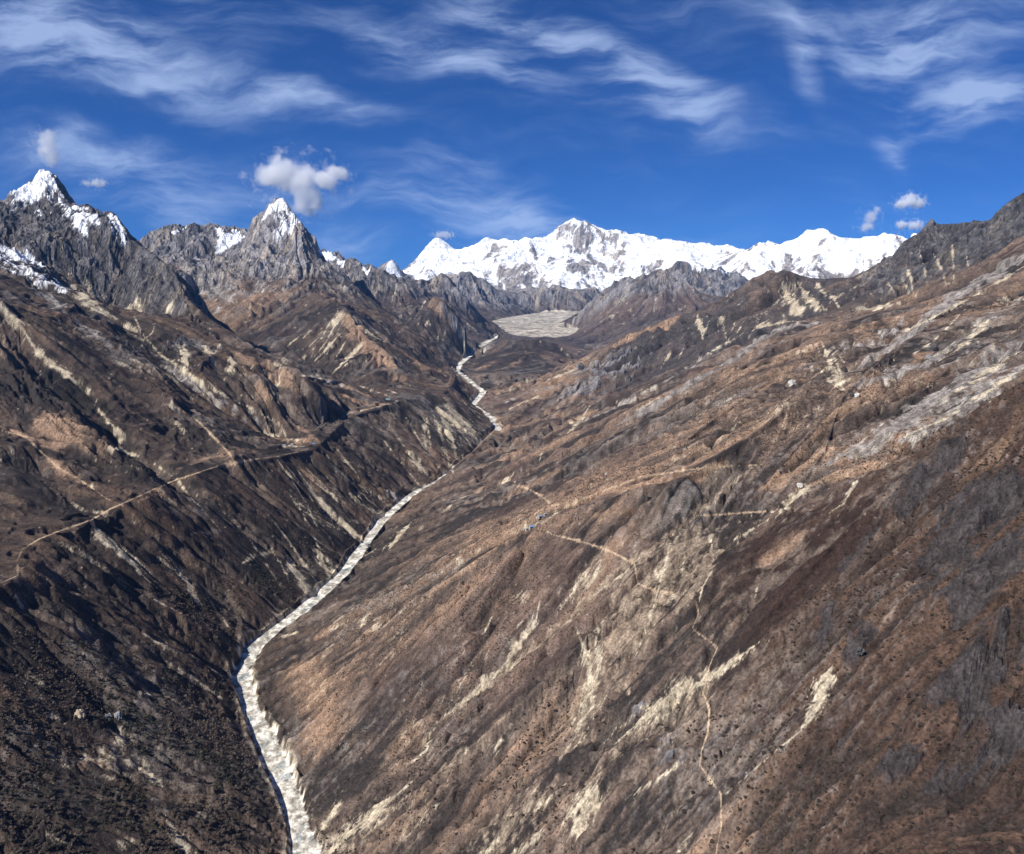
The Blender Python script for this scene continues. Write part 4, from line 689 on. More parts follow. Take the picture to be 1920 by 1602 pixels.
# natural patchwork of the brown slopes, with left-side shade painted in
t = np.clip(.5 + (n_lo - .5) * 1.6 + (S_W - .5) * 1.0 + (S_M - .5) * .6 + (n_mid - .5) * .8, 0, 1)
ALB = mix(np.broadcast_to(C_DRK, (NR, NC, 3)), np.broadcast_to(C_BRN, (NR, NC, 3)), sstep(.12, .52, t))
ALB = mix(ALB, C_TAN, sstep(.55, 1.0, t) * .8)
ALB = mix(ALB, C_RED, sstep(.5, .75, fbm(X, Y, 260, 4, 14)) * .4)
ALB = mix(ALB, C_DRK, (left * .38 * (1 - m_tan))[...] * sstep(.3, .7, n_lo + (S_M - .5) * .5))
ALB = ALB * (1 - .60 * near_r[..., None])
ALB = ALB * (1 - .36 * (1 - sstep(-700, -350, X)) * (1 - sstep(7000, 9000, Y)) * (1 - m_tan))[..., None]  # left slopes darkened in colour for their grazing sun, besides the scrub
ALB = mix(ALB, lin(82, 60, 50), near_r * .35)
ALB = mix(ALB, C_GREY * .8, np.clip(valley * sstep(.55, .85, fbm(X, Y, 340, 5, 10) + (S_M - .5) * .3 + (n_cell - .5) * .5) * .5, 0, 1))
ALB = mix(ALB, C_DRK * .75, sstep(.35, .9, rav * .9 + (n_cell - .5) * .5) * .75 * sstep(.42, .6, n_lo) * (1 - VF))
ALB = mix(ALB, lin(122, 108, 96), sstep(.4, .9, rav + (n_cell - .5) * .7) * .5 * (1 - sstep(.40, .55, n_lo)) * (1 - VF))
ALB = mix(ALB, C_DRK * .8, sstep(.4, .9, rav2 * .9 + (n_cell - .5) * .5) * .4 * (1 - VF))
ALB = mix(ALB, C_DRK * .8, m_dark * .85)
RCM = sstep(1080, 1200, PXA) * (1 - sstep(1640, 1690, PXA)) * sstep(4900, 5600, Y) * (1 - sstep(8500, 9300, Y))
ALB = mix(ALB, lin(66, 62, 62) * np.ones((1, 1, 3), np.float32), RCM * (1 - m_tan) * np.clip(.35 + .9 * n_mid, 0, .85))
ALB = mix(ALB, lin(72, 66, 68) * np.ones((1, 1, 3), np.float32), sstep(9000, 11500, Y) * (1 - m_tan) * np.clip(.2 + .8 * n_lo, 0, .8))
ALB = mix(ALB, C_TAN, m_tan * .85)
rockc = mix(np.broadcast_to(C_ROCK2, (NR, NC, 3)), np.broadcast_to(C_ROCK, (NR, NC, 3)), np.clip(.5 + (S_F - .5) * .5 + (n_cell - .5) * 1.6 + (n_cell2 - .5) * 1.2 + n_rock * .8, 0, 1))
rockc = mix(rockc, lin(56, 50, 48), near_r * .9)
rockc = mix(rockc, C_SCREE2, sstep(.72, .95, S_M * .6 + S_F * .55) * .6 * (1 - near_r))
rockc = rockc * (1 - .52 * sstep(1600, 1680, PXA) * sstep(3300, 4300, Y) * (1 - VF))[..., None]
rockc = rockc * (1 - .38 * (1 - sstep(380, 430, PXA)) * (1 - sstep(7000, 9000, Y)) * (1 - sstep(1750, 1950, Z)))[..., None]  # shade of the far-left wall painted into its rock colour
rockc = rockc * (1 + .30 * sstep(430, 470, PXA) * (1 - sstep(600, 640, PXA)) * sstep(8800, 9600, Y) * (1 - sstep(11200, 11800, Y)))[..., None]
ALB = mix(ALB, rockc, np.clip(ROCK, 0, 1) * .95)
rock_rng = mix(np.broadcast_to(lin(96, 92, 92), (NR, NC, 3)), np.broadcast_to(lin(150, 140, 130), (NR, NC, 3)), np.clip(.5 + (n_cell2 - .5) * 2 + (S_F - .5), 0, 1))
ALB = mix(ALB, rock_rng, VF)
warm = ((1 - sstep(2300, 2900, Y)) * (1 - sstep(1400, 1500, PXA)))[..., None]
g_lo = C_GREY * .5 * (1 - warm) + lin(112, 96, 83) * warm; g_hi = C_GREY * 1.25 * (1 - warm) + lin(160, 143, 122) * warm
ALB = mix(ALB, g_lo + (g_hi - g_lo) * np.clip(n_cell * 1.1 + (S_F - .5) * .6, 0, 1)[..., None], m_grey * (.9 - .25 * warm[..., 0]))
ALB = mix(ALB, mix(np.broadcast_to(C_SCREE2, (NR, NC, 3)), np.broadcast_to(C_SCREE, (NR, NC, 3)), np.clip(S_F * .7 + S_M * .5, 0, 1)), m_scree * .96)
ALB = mix(ALB, C_SNOW, m_snow)
n_gl = fbm(X, Y, 160, 4, 3)
ALB = mix(ALB, mix(np.broadcast_to(lin(136, 128, 117), (NR, NC, 3)), np.broadcast_to(lin(198, 188, 171), (NR, NC, 3)), np.clip(n_gl + (n_cell - .5) * .8 + (n_cell2 - .5) * .4, 0, 1)), sstep(.3, .7, GL + (n_cell - .5) * .5))
m_riv = sstep(.44, .54, RIVF + (n_cell - .5) * .30 + (n_cell2 - .5) * .20)
rs = np.clip(.45 + (n_cell - .5) * 1.6 + (fbm(X, Y, 7, 3, 5) - .5) * 1.0, 0, 1)
rivc = mix(np.broadcast_to(lin(150, 142, 128), (NR, NC, 3)), np.broadcast_to(lin(236, 229, 214), (NR, NC, 3)), rs)
thread = np.abs(fbm(X + 25 * fbm(X, Y, 60, 2, 2), Y * .55, 50, 4, 4) - .5)
wat = (1 - sstep(.010, .034, thread)) * sstep(.5, .62, RIVF)
rivc = mix(rivc, lin(126, 138, 140), wat * .7)
ALB = mix(ALB, C_SCREE * .9, sstep(.18, .42, RIVF) * sstep(.42, .6, n_cell * .6 + n_cell2 * .4) * .75)
ALB = mix(ALB, rivc, m_riv)
m_path = np.zeros((NR, NC), np.float32)
for f in PATH_F:
    m_path = np.maximum(m_path, sstep(.46, .62, f + (n_cell - .5) * .6))
ALB = mix(ALB, C_PATH, m_path * (.5 + .5 * n_cell2))
spk = np.random.default_rng(8).random((NR, NC)).astype(np.float32); spk = np.maximum(spk, np.roll(spk, 1, 1))
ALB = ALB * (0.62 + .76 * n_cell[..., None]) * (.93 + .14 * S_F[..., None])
veg_ = valley * (1 - m_scree) * (1 - m_grey) * (1 - m_riv) * (1 - m_path) * (1 - GL) * (1 - m_snow) * (1 - VF)
ALB = mix(ALB, C_DRK * .7, sstep(.80, .9, spk - .25 * (1 - np.clip(n_mid * 1.1 + .1, 0, 1))) * veg_ * .6 * sstep(1500, 3000, RG))
ALB = mix(ALB, C_SCREE, (spk > .9988) * veg_ * .55 * sstep(1100, 1700, RG))
SHRUB = np.clip(valley * (1 - m_scree) * (1 - m_grey) * (1 - m_riv) * (1 - m_path) * (1 - GL) * (1 - m_snow) * (1 - VF) * sstep(-.1, .5, .35 + (n_lo - .5) * 1.6 + (n_mid - .5) * 1.2 + m_dark * .6), 0, 1)
print("cover", round(time.time() - T0, 1))


# ------------------------------------------------------------------ ground materials
def ground_mat(name, sizes, bump, rough=0.95, speck=0.0, spec=0.15):
    m = bpy.data.materials.new(name); m.use_nodes = True; t = m.node_tree; t.nodes.clear()
    out = N(t, 'ShaderNodeOutputMaterial'); b = N(t, 'ShaderNodeBsdfPrincipled', ins={'Roughness': rough, 'Specular IOR Level': spec})
    co = N(t, 'ShaderNodeTexCoord'); at = N(t, 'ShaderNodeAttribute', attribute_name='albedo')
    n1 = N(t, 'ShaderNodeTexNoise', ins={'Vector': co.outputs['Object'], 'Scale': 1 / sizes[0], 'Detail': 4.0, 'Roughness': .65})
    n2 = N(t, 'ShaderNodeTexNoise', ins={'Vector': co.outputs['Object'], 'Scale': 1 / sizes[1], 'Detail': 5.0, 'Roughness': .7})
    m1 = N(t, 'ShaderNodeMapRange', ins={0: n1.outputs['Fac'], 1: .3, 2: .7, 3: .46, 4: 1.55})
    m2 = N(t, 'ShaderNodeMapRange', ins={0: n2.outputs['Fac'], 1: .3, 2: .7, 3: .66, 4: 1.34})
    mm = N(t, 'ShaderNodeMath', operation='MULTIPLY', ins={0: m1.outputs[0], 1: m2.outputs[0]})
    col = N(t, 'ShaderNodeVectorMath', operation='SCALE', ins={0: at.outputs['Color'], 'Scale': mm.outputs[0]})
    last = col.outputs[0]
    if speck:
        sh = N(t, 'ShaderNodeAttribute', attribute_name='shrub')
        wn = N(t, 'ShaderNodeTexNoise', ins={'Vector': co.outputs['Object'], 'Scale': 2.2 / speck, 'Detail': 2.0})
        wv_ = N(t, 'ShaderNodeVectorMath', operation='MULTIPLY_ADD', ins={0: wn.outputs['Color'], 1: (speck * .9,) * 3, 2: co.outputs['Object']})
        v = N(t, 'ShaderNodeTexVoronoi', ins={'Vector': wv_.outputs[0], 'Scale': 1 / speck, 'Randomness': 1.0})
        sp = N(t, 'ShaderNodeSeparateColor', ins={0: v.outputs['Color']})
        th = N(t, 'ShaderNodeMath', operation='MULTIPLY', ins={0: sp.outputs[0], 1: sh.outputs['Fac']})
        r_ = N(t, 'ShaderNodeMath', operation='MULTIPLY', ins={0: th.outputs[0], 1: 0.50})
        lt = N(t, 'ShaderNodeMath', operation='SUBTRACT', ins={0: r_.outputs[0], 1: v.outputs['Distance']})
        sm = N(t, 'ShaderNodeMapRange', ins={0: lt.outputs[0], 1: -.02, 2: .08, 3: 0, 4: .72})
        mx = N(t, 'ShaderNodeMix', data_type='RGBA', ins={0: sm.outputs[0], 6: last, 7: (.03, .025, .02, 1)})
        last = mx.outputs[2]
    t.links.new(last, b.inputs['Base Color'])
    bp = N(t, 'ShaderNodeBump', ins={'Strength': bump[0], 'Distance': bump[1], 'Height': n2.outputs['Fac']})
    bp2 = N(t, 'ShaderNodeBump', ins={'Strength': bump[0], 'Distance': bump[2], 'Height': n1.outputs['Fac'], 'Normal': bp.outputs[0]})
    t.links.new(bp2.outputs[0], b.inputs['Normal']); t.links.new(b.outputs[0], out.inputs[0])
    return m


M_GROUND = ground_mat('dry_slope', (4.2, 22.0), (.85, 5.0, 2.0), speck=5.2)
M_HILL = ground_mat('far_slope', (16.0, 70.0), (.7, 12.0, 4.0), speck=11.0)
M_ROCK = ground_mat('grey_rock', (22.0, 90.0), (.9, 26.0, 9.0))
M_SNOW = ground_mat('snow_and_rock', (90.0, 320.0), (.5, 50.0, 18.0), rough=.7)
M_GLAC = ground_mat('glacier_rubble', (60.0, 180.0), (1.0, 40.0, 16.0))
M_RIVER = ground_mat('river_gravel', (2.5, 9.0), (.6, 1.2, .6), rough=.8)
M_PATH = ground_mat('trodden_earth', (2.0, 8.0), (.5, .8, .3))

# which body each quad belongs to
quad = lambda a: (a[:-1, :-1] + a[1:, :-1] + a[:-1, 1:] + a[1:, 1:]) * .25
qx, qy, qz = quad(X), quad(Y), quad(Z); qp = CX + F * qx / qy


FACE = np.zeros(qx.shape, np.int16)
REG = [
    (1, 'mountain', 'great white snow range closing the head of the valley', 'mountain', M_SNOW, lambda: qy > 21500),
    (2, 'mountain', 'grey rock mountain with a snowy pointed summit at the far left', 'mountain', M_ROCK, lambda: inpoly(qp, qy, [(-3000, 4650), (90, 5000), (345, 5120), (470, 5100), (480, 6600), (400, 8100), (330, 9000), (-3000, 9600)])),
    (3, 'mountain', 'steep grey pyramid peak with a snow capped tip under the white cloud', 'mountain', M_ROCK, lambda: inpoly(qp, qy, [(-3000, 9600), (330, 9000), (400, 8200), (560, 8600), (640, 8400), (690, 9200), (850, 8400), (740, 10000), (690, 10400), (560, 11600), (480, 12300), (300, 13500), (-3000, 13500)])),
    (4, 'mountain', 'dark jagged crags between the pyramid peak and the snow range', 'mountain', M_ROCK, lambda: inpoly(qp, qy, [(560, 11600), (690, 10400), (745, 9900), (790, 10600), (800, 11500), (760, 13000), (690, 15000), (560, 16000)])),
    (5, 'mountain', 'dark brown mountain standing right of the glacier', 'mountain', M_HILL, lambda: inpoly(qp, qy, [(1040, 14100), (1110, 11600), (1180, 10200), (1500, 9500), (1700, 12000), (1400, 15500), (1100, 15800)])),
    (6, 'mountain', 'dark rock crest with pale gullies on the right skyline', 'mountain', M_ROCK, lambda: inpoly(qp, qy, [(1630, 6450), (1660, 5900), (1730, 5300), (1765, 5000), (1850, 4600), (1920, 4400), (2200, 3900), (3500, 3900), (3500, 7500), (2000, 7200), (1640, 7700)])),
    (7, 'hill', 'rounded dark hill with tan gravel scars below the right crest', 'hill', M_HILL, lambda: inpoly(qp, qy, [(1060, 8000), (1200, 6350), (1310, 6450), (1400, 6250), (1560, 5750), (1690, 5600), (1660, 5900), (1630, 6450), (1640, 7700), (1500, 8300), (1250, 9400), (1150, 9500)])),
    (8, 'mountain', 'grey banded cliff half covered with snow below the right part of the snow range', 'mountain', M_ROCK, lambda: inpoly(qp, qy, [(1180, 21500), (1230, 17500), (1300, 16500), (1450, 15500), (2300, 15500), (2300, 21500)])),
    (9, 'hill', 'brown hills and ridges stepping back along the left side of the glacier', 'hill', M_HILL, lambda: (qy > 8600) & (qy <= 21500)),
]
DEF = {0: ('terrain', 'brown valley slopes with pale scree streaks and dark scrub on both sides of the river', 'valley slope', M_GROUND)}
done = np.zeros(qx.shape, bool)
for (k, nm, lab, cat, mat, fn) in REG:
    s = fn() & ~done; FACE[s] = k; done |= s; DEF[k] = (nm, lab, cat, mat)
FACE[quad(GL) > .5] = 20; DEF[20] = ('glacier', 'pale rubble covered glacier tongue filling the valley floor below the snow range', 'glacier', M_GLAC)
FACE[(quad(m_riv) > .5)] = 21; DEF[21] = ('river', 'braided river on its white boulder bed along the valley floor', 'river', M_RIVER)
for k, (lab, _l, _w) in enumerate(PATHS):
    FACE[quad(sstep(.46, .62, PATH_F[k])) > .45] = 30 + k; DEF[30 + k] = ('path', lab, 'trail', M_PATH)

VX = np.stack([X, Y, Z], -1).reshape(-1, 3).astype(np.float32)
AC = np.concatenate([np.clip(ALB, 0, 1), np.ones((NR, NC, 1), np.float32)], -1).reshape(-1, 4).astype(np.float32)
SH = SHRUB.reshape(-1).astype(np.float32)
ID = np.arange(NR * NC, dtype=np.int32).reshape(NR, NC)
QD = np.stack([ID[:-1, :-1], ID[:-1, 1:], ID[1:, 1:], ID[1:, :-1]], -1)


def tag(o, label=None, cat=None, group=None, kind=None):
    if label: o['label'] = label
    if cat: o['category'] = cat
    if group: o['group'] = group
    if kind: o['kind'] = kind
    return o


def np_mesh(name, verts, faces, mat, colours=None, fl=None, smooth=False):
    me = bpy.data.meshes.new(name); n = len(faces); k = faces.shape[1]
    me.vertices.add(len(verts)); me.vertices.foreach_set('co', np.ascontiguousarray(verts, np.float32).ravel())
    me.loops.add(n * k); me.loops.foreach_set('vertex_index', np.ascontiguousarray(faces, np.int32).ravel())
    me.polygons.add(n); me.polygons.foreach_set('loop_start', np.arange(0, n * k, k, dtype=np.int32))
    if smooth: me.polygons.foreach_set('use_smooth', np.ones(n, bool))
    else: me.polygons.foreach_set('use_smooth', np.zeros(n, bool))
    if colours is not None:
        a = me.attributes.new('albedo', 'FLOAT_COLOR', 'POINT'); a.data.foreach_set('color', np.ascontiguousarray(colours, np.float32).ravel())
    if fl is not None:
        a = me.attributes.new('shrub', 'FLOAT', 'POINT'); a.data.foreach_set('value', fl)
    me.update(calc_edges=True)
    if mat: me.materials.append(mat)
    return me


def link(name, me, parent=None, loc=None):
    o = bpy.data.objects.new(name, me); SC.collection.objects.link(o)
    if parent: o.parent = parent
    if loc is not None: o.location = loc
    return o


for k, (nm, lab, cat, mat) in DEF.items():
    q = QD[FACE == k]
    if len(q) == 0: continue
    used = np.zeros(NR * NC, bool); used[q.ravel()] = True
    remap = np.cumsum(used) - 1
    me = np_mesh(nm, VX[used], remap[q], mat, AC[used], SH[used])
    tag(link(nm, me), lab, cat, kind='structure')
print("ground", round(time.time() - T0, 1))

# ------------------------------------------------------------------ the air of the valley
bm = bmesh.new(); bmesh.ops.create_cube(bm, size=1.0); me = bpy.data.meshes.new('haze'); bm.to_mesh(me); bm.free()
hz_o = link('haze', me, loc=(0, 17200, 2350)); hz_o.scale = (72000, 40000, 5000)
hm = bpy.data.materials.new('air'); hm.use_nodes = True; t = hm.node_tree; t.nodes.clear()
o_ = N(t, 'ShaderNodeOutputMaterial'); pv = N(t, 'ShaderNodeVolumePrincipled', ins={'Color': (.22, .50, 1.0, 1), 'Density': 0.7e-5, 'Anisotropy': 0.0})
t.links.new(pv.outputs[0], o_.inputs['Volume']); me.materials.append(hm)
tag(hz_o, 'thin blue haze filling the valley air', 'haze', kind='stuff')

# ------------------------------------------------------------------ loose things: shared helpers
PXV = None


def px_of(p):
    """where a place shows in the picture"""
    x, y, z = p[..., 0], p[..., 1], p[..., 2] - CAMZ
    d = y * CT - z * ST; return CX + F * x / d, CY - F * (y * ST + z * CT) / d


def ground_at(px, py):
    fi, fj = cast(np.array([px], float), np.array([py], float)); return at_ij(fi, fj)[0]


def at_ij(fi, fj):
    i = np.clip(fi, 0, NR - 1.001); j = np.clip(fj, 0, NC - 1.001); a = i.astype(int); b = j.astype(int); u = i - a; v = j - b
    z = (Z[a, b] * (1 - u) + Z[a + 1, b] * u) * (1 - v) + (Z[a, b + 1] * (1 - u) + Z[a + 1, b + 1] * u) * v
    r = np.exp(L0 + i * DL); az = AZ0 + j * DA
    return np.stack([r * np.sin(az), r * np.cos(az), z], -1)


SV = (Z - CAMZ) / RR[:, None]; VIS = SV >= np.maximum.accumulate(SV, 0) - .004      # ground seen from the air, with a margin


def scatter(dens, seed, rmax):
    """random places, dens = plants per square metre"""
    g = np.random.default_rng(seed); cell = (RG * DL) * (RG * DA)
    lam = np.where(RG < rmax, dens * cell, 0).astype(np.float64); n = g.poisson(lam)
    ii, jj = np.nonzero(n); rep_ = n[ii, jj]; ii = np.repeat(ii, rep_); jj = np.repeat(jj, rep_)
    return at_ij(ii + g.random(len(ii)), jj + g.random(len(jj))), ii, jj


def blob(seed, sub, sq=(1, 1, .8), rough=.3, base=.0):
    bm = bmesh.new(); bmesh.ops.create_icosphere(bm, subdivisions=sub, radius=1.0); rd = random.Random(seed)
    off = [rd.uniform(0, 50) for _ in range(3)]
    from mathutils import noise as mn
    for v in bm.verts:
        k = 1 + rough * mn.noise(v.co * 1.7 + Vector(off)) + rough * .8 * mn.noise(v.co * 4.1 + Vector(off)) + rough * .35 * rd.uniform(-1, 1)
        v.co = Vector((v.co.x * sq[0], v.co.y * sq[1], v.co.z * sq[2])) * k
        v.co.z = max(v.co.z + base, -.35)
    bm.verts.ensure_lookup_table()
    V = np.array([v.co[:] for v in bm.verts], np.float32); Fc = np.array([[v.index for v in f.verts] for f in bm.faces], np.int32); bm.free()
    return V, Fc


def merged(name, temps, pos, size, col, mat, seed):
    g = np.random.default_rng(seed); VV, FF, CC = [], [], []; base = 0; which = g.integers(0, len(temps), len(pos)); rot = g.random(len(pos)) * 6.283
    for k, (V, Fc) in enumerate(temps):
        m = which == k; n = m.sum()
        if n == 0: continue
        c, s_ = np.cos(rot[m])[:, None], np.sin(rot[m])[:, None]; sz = size[m][:, None]
        x = (V[None, :, 0] * c - V[None, :, 1] * s_) * sz; y = (V[None, :, 0] * s_ + V[None, :, 1] * c) * sz; z = V[None, :, 2] * sz
        P_ = np.stack([x, y, z], -1) + pos[m][:, None, :]
        VV.append(P_.reshape(-1, 3)); FF.append((Fc[None] + (np.arange(n) * len(V))[:, None, None] + base).reshape(-1, Fc.shape[1])); base += n * len(V)
        sh = .75 + .5 * (V[:, 2] > .1)
        cc = np.repeat(col[m][:, None, :], len(V), 1); CC.append(cc.reshape(-1, 3))
    VV = np.concatenate(VV); CC = np.concatenate(CC); CC = np.concatenate([CC, np.ones((len(CC), 1))], 1)
    return np_mesh(name, VV, np.concatenate(FF), mat, CC)


def plant_mat(name, attr=True, col=(.05, .04, .03), size=1.2):
    m = bpy.data.materials.new(name); m.use_nodes = True; t = m.node_tree; t.nodes.clear()
    o = N(t, 'ShaderNodeOutputMaterial'); b = N(t, 'ShaderNodeBsdfPrincipled', ins={'Roughness': .9, 'Specular IOR Level': .1})
    co = N(t, 'ShaderNodeTexCoord'); n = N(t, 'ShaderNodeTexNoise', ins={'Vector': co.outputs['Object'], 'Scale': 1 / size, 'Detail': 3.0})
    r = N(t, 'ShaderNodeMapRange', ins={0: n.outputs['Fac'], 1: .3, 2: .7, 3: .5, 4: 1.5})
    if attr:
        a = N(t, 'ShaderNodeAttribute', attribute_name='albedo'); src = a.outputs['Color']
        q = N(t, 'ShaderNodeVectorMath', operation='SCALE', ins={0: src, 'Scale': r.outputs[0]})
    else:
        oi = N(t, 'ShaderNodeObjectInfo'); r2 = N(t, 'ShaderNodeMapRange', ins={0: oi.outputs['Random'], 3: .7, 4: 1.35})
        q0 = N(t, 'ShaderNodeMath', operation='MULTIPLY', ins={0: r.outputs[0], 1: r2.outputs[0]})
        q = N(t, 'ShaderNodeVectorMath', operation='SCALE', ins={0: col, 'Scale': q0.outputs[0]})
    t.links.new(q.outputs[0], b.inputs['Base Color']); t.links.new(b.outputs[0], o.inputs[0]); return m


M_PLANT = plant_mat('scrub_leaves'); M_SHRUB = plant_mat('dark_shrub', False, (.040, .031, .024), .9)
M_CROWN = plant_mat('bare_birch_crown', False, (.15, .12, .095), 1.4); M_BARK = plant_mat('bark', False, (.09, .07, .055), .4)

# ------------------------------------------------------------------ shrubs
inframe = lambda px, py, m=25: (px > -m) & (px < 1920 + m) & (py > 0) & (py < 1602 + m)
SH_D = SHRUB ** 1.5 * sstep(.36, .58, fbm(X, Y, 55, 3, 11) * .6 + n_lo * .4) * (1 - ROCK) * VIS
SH_D *= sstep(-420, -300, X + .03 * Y)
pos, ii, jj = scatter(SH_D / 62.0, 21, 3300)
g_ = np.random.default_rng(3); size = (1.1 + 1.7 * g_.random(len(pos)) ** 1.6).astype(np.float32) * (.8 + .25 * (np.hypot(pos[:, 0], pos[:, 1]) < 1500)).astype(np.float32)
px, py = px_of(pos); ok = inframe(px, py); pos, size, px, py = pos[ok], size[ok], px[ok], py[ok]
dist = np.linalg.norm(pos - np.array([0, 0, CAMZ]), axis=1); order = np.argsort(-size / dist); order = order[px[order] > 1180] if (px > 1180).sum() > 300 else order
big = order[:300]; rest = np.setdiff1d(np.arange(len(pos)), big)
pos[:, 2] -= .1
STEMP = [blob(k, 2, (1, 1, .62), .3, .3) for k in range(6)]; STEMP1 = [blob(k + 20, 1, (1, 1, .62), .34, .3) for k in range(6)]
SMESH = [np_mesh('shrub', V, Fc, M_SHRUB) for V, Fc in STEMP]
for k, b in enumerate(big):
    o = link('shrub', SMESH[k % 6], loc=tuple(pos[b])); s_ = float(size[b]); o.scale = (s_, s_ * (.8 + .4 * random.Random(k).random()), s_); o.rotation_euler.z = k * 2.4
    tag(o, 'dark rounded shrub standing alone on the near brown slope at the lower right', 'shrub', 'large shrubs on the near right slope')
cl = np.array([[.036, .028, .022]]) * (.7 + .7 * g_.random((len(pos), 1)))
tag(link('shrubs', merged('shrubs', STEMP1, pos[rest], size[rest], cl[rest], M_PLANT, 5)), 'thousands of small dark shrubs dotting the slopes', 'shrubs', kind='stuff')
print('shrubs', len(pos), round(time.time() - T0, 1))

# ------------------------------------------------------------------ forest at the lower left
fo = [(0, 1170), (130, 1200), (260, 1235), (360, 1240), (430, 1285), (455, 1290), (470, 1335), (500, 1405), (530, 1465), (552, 1540), (566, 1602), (300, 1602), (0, 1602)]
q = resample(fo + [fo[0]], 6.0); fi, fj = cast(np.clip(q[:, 0], 1, 1919), q[:, 1]); wp = at_ij(fi, fj)
FP = [(CX + F * a / b, b) for a, b, c in wp if b > 1] + []
FOR = inpoly(PXA, Y, FP).astype(np.float32)
FOR = np.maximum(FOR, ((PXA < 250) & (Y < 1400) & (X < -480)).astype(np.float32))
f2_ = stamp(np.zeros((NR, NC), np.float32), cast, [(((320, 1110), (420, 1190), (460, 1230)), 70), (((560, 1010), (590, 1060), (610, 1090)), 26), (((660, 1000), (690, 995)), 20), (((480, 1070), (540, 1130)), 50), (((360, 1060), (440, 1120)), 30), (((500, 1290), (520, 1370), (535, 1420)), 10), (((620, 1420), (660, 1390)), 20), (((880, 1000), (820, 1030)), 10)], ragged=.5)
FOR = np.maximum(FOR * sstep(.2, .5, n_mid * .5 + n_lo * .5 + .12), sstep(.3, .7, f2_ + n_mid - .5) * .7)
FOR = blur(FOR, 3) * (1 - m_scree) * (1 - m_riv) * (1 - m_path) * (1 - .96 * sstep(.2, .6, TAN_F) * (PXA < 450)) * sstep(.0, .03, .18 - RIVF)
pos, ii, jj = scatter(FOR * VIS * sstep(.34, .60, fbm(X, Y, 75, 5, 7, .65)) / 22.0, 31, 3600)
g_ = np.random.default_rng(9); size = (1.2 + 2.4 * g_.random(len(pos)) ** 1.8).astype(np.float32)
px, py = px_of(pos); ok = inframe(px, py); pos, size, px, py = pos[ok], size[ok], px[ok], py[ok]
dist = np.linalg.norm(pos - np.array([0, 0, CAMZ]), axis=1); big = np.argsort(-size / dist)[:300]; rest = np.setdiff1d(np.arange(len(pos)), big)


def tree_meshes(seed):
    """one tree: a crown of many small leaf clumps round forked limbs, and a trunk"""
    rd = random.Random(seed); V, Fc = [], []
    lobes = [(Vector((rd.uniform(-.55, .55), rd.uniform(-.55, .55), rd.uniform(.7, 1.45))), rd.uniform(.42, .62)) for _ in range(6)]
    for c, r in lobes:
        for _ in range(42):
            d = Vector((rd.gauss(0, 1), rd.gauss(0, 1), rd.gauss(0, 1))).normalized(); p = c + d * r * rd.uniform(.65, 1.05)
            a = Vector((rd.gauss(0, 1), rd.gauss(0, 1), rd.gauss(0, 1))).normalized(); b = a.cross(d).normalized() if a.cross(d).length > .01 else Vector((1, 0, 0)); a = (d * .6 + a).cross(b).normalized()
            w = rd.uniform(.11, .22); n0 = len(V)
            V += [p + a * w, p + b * w * .8, p - a * w, p - b * w * .8]; Fc.append((n0, n0 + 1, n0 + 2, n0 + 3))
    crown = np_mesh('crown', np.array([v[:] for v in V], np.float32), np.array(Fc, np.int32), M_CROWN)
    bm = bmesh.new(); bmesh.ops.create_cone(bm, cap_ends=True, segments=7, radius1=.11, radius2=.05, depth=1.0); bmesh.ops.translate(bm, verts=bm.verts, vec=(0, 0, .42))
    for k in range(4):
        m0 = bmesh.ops.create_cone(bm, cap_ends=True, segments=5, radius1=.05, radius2=.015, depth=.7)['verts']; a = k * 1.6 + rd.random()
        for v in m0:
            z = v.co.z + .35; v.co = Vector((v.co.x + z * .55 * math.cos(a), v.co.y + z * .55 * math.sin(a), v.co.z + 1.05))
    trunk = bpy.data.meshes.new('trunk'); bm.to_mesh(trunk); bm.free(); trunk.materials.append(M_BARK)
    return crown, trunk


TM = [tree_meshes(k) for k in range(5)]
for k, b in enumerate(big):
    cr, tr = TM[k % 5]; s_ = float(size[b]) * 1.12
    o = link('tree', None, loc=(pos[b][0], pos[b][1], pos[b][2] - .2)); o.scale = (s_, s_, s_); o.rotation_euler.z = k * 1.9
    tag(o, 'bare brown tree among the nearest of the forest at the lower left', 'tree', 'nearest trees of the forest on the left slope')
    link('crown', cr, o); link('trunk', tr, o)


def leafy(seed, n=34):
    rd = random.Random(seed); V, Fc = [], []
    lob = [(Vector((rd.uniform(-.5, .5), rd.uniform(-.5, .5), rd.uniform(.35, 1.2))), rd.uniform(.35, .6)) for _ in range(4)]
    for q in range(n):
        c, r = lob[q % 4]; d = Vector((rd.gauss(0, 1), rd.gauss(0, 1), rd.gauss(.3, 1))).normalized(); p = c + d * r * rd.uniform(.5, 1.0)
        a = Vector((rd.gauss(0, 1), rd.gauss(0, 1), rd.gauss(0, 1))).normalized(); b = a.cross(d); b = b.normalized() if b.length > .05 else Vector((1, 0, 0)); a = (d * .7 + a).cross(b).normalized(); w = rd.uniform(.2, .38); n0 = len(V)
        V += [p + a * w, p + b * w * .8, p - a * w, p - b * w * .8]; Fc.append((n0, n0 + 1, n0 + 2, n0 + 3))
    return np.array([v[:] for v in V], np.float32), np.array(Fc, np.int32)


FT = [leafy(k + 40) for k in range(10)]
gn = fbm(pos[:, 0].astype(np.float32), pos[:, 1].astype(np.float32), 130, 3, 6)[:, None]
cl = np.where(gn + .25 * (g_.random((len(pos), 1)) - .5) > .56, np.array([[.075, .073, .050]]), np.array([[.170, .130, .102]])) * (.6 + .8 * g_.random((len(pos), 1)))
tag(link('forest', merged('forest', FT, pos[rest], size[rest], cl[rest], M_PLANT, 6)), 'dark leafless forest covering the lower left slope above the river', 'forest', kind='stuff')
print('forest', len(pos), round(time.time() - T0, 1))


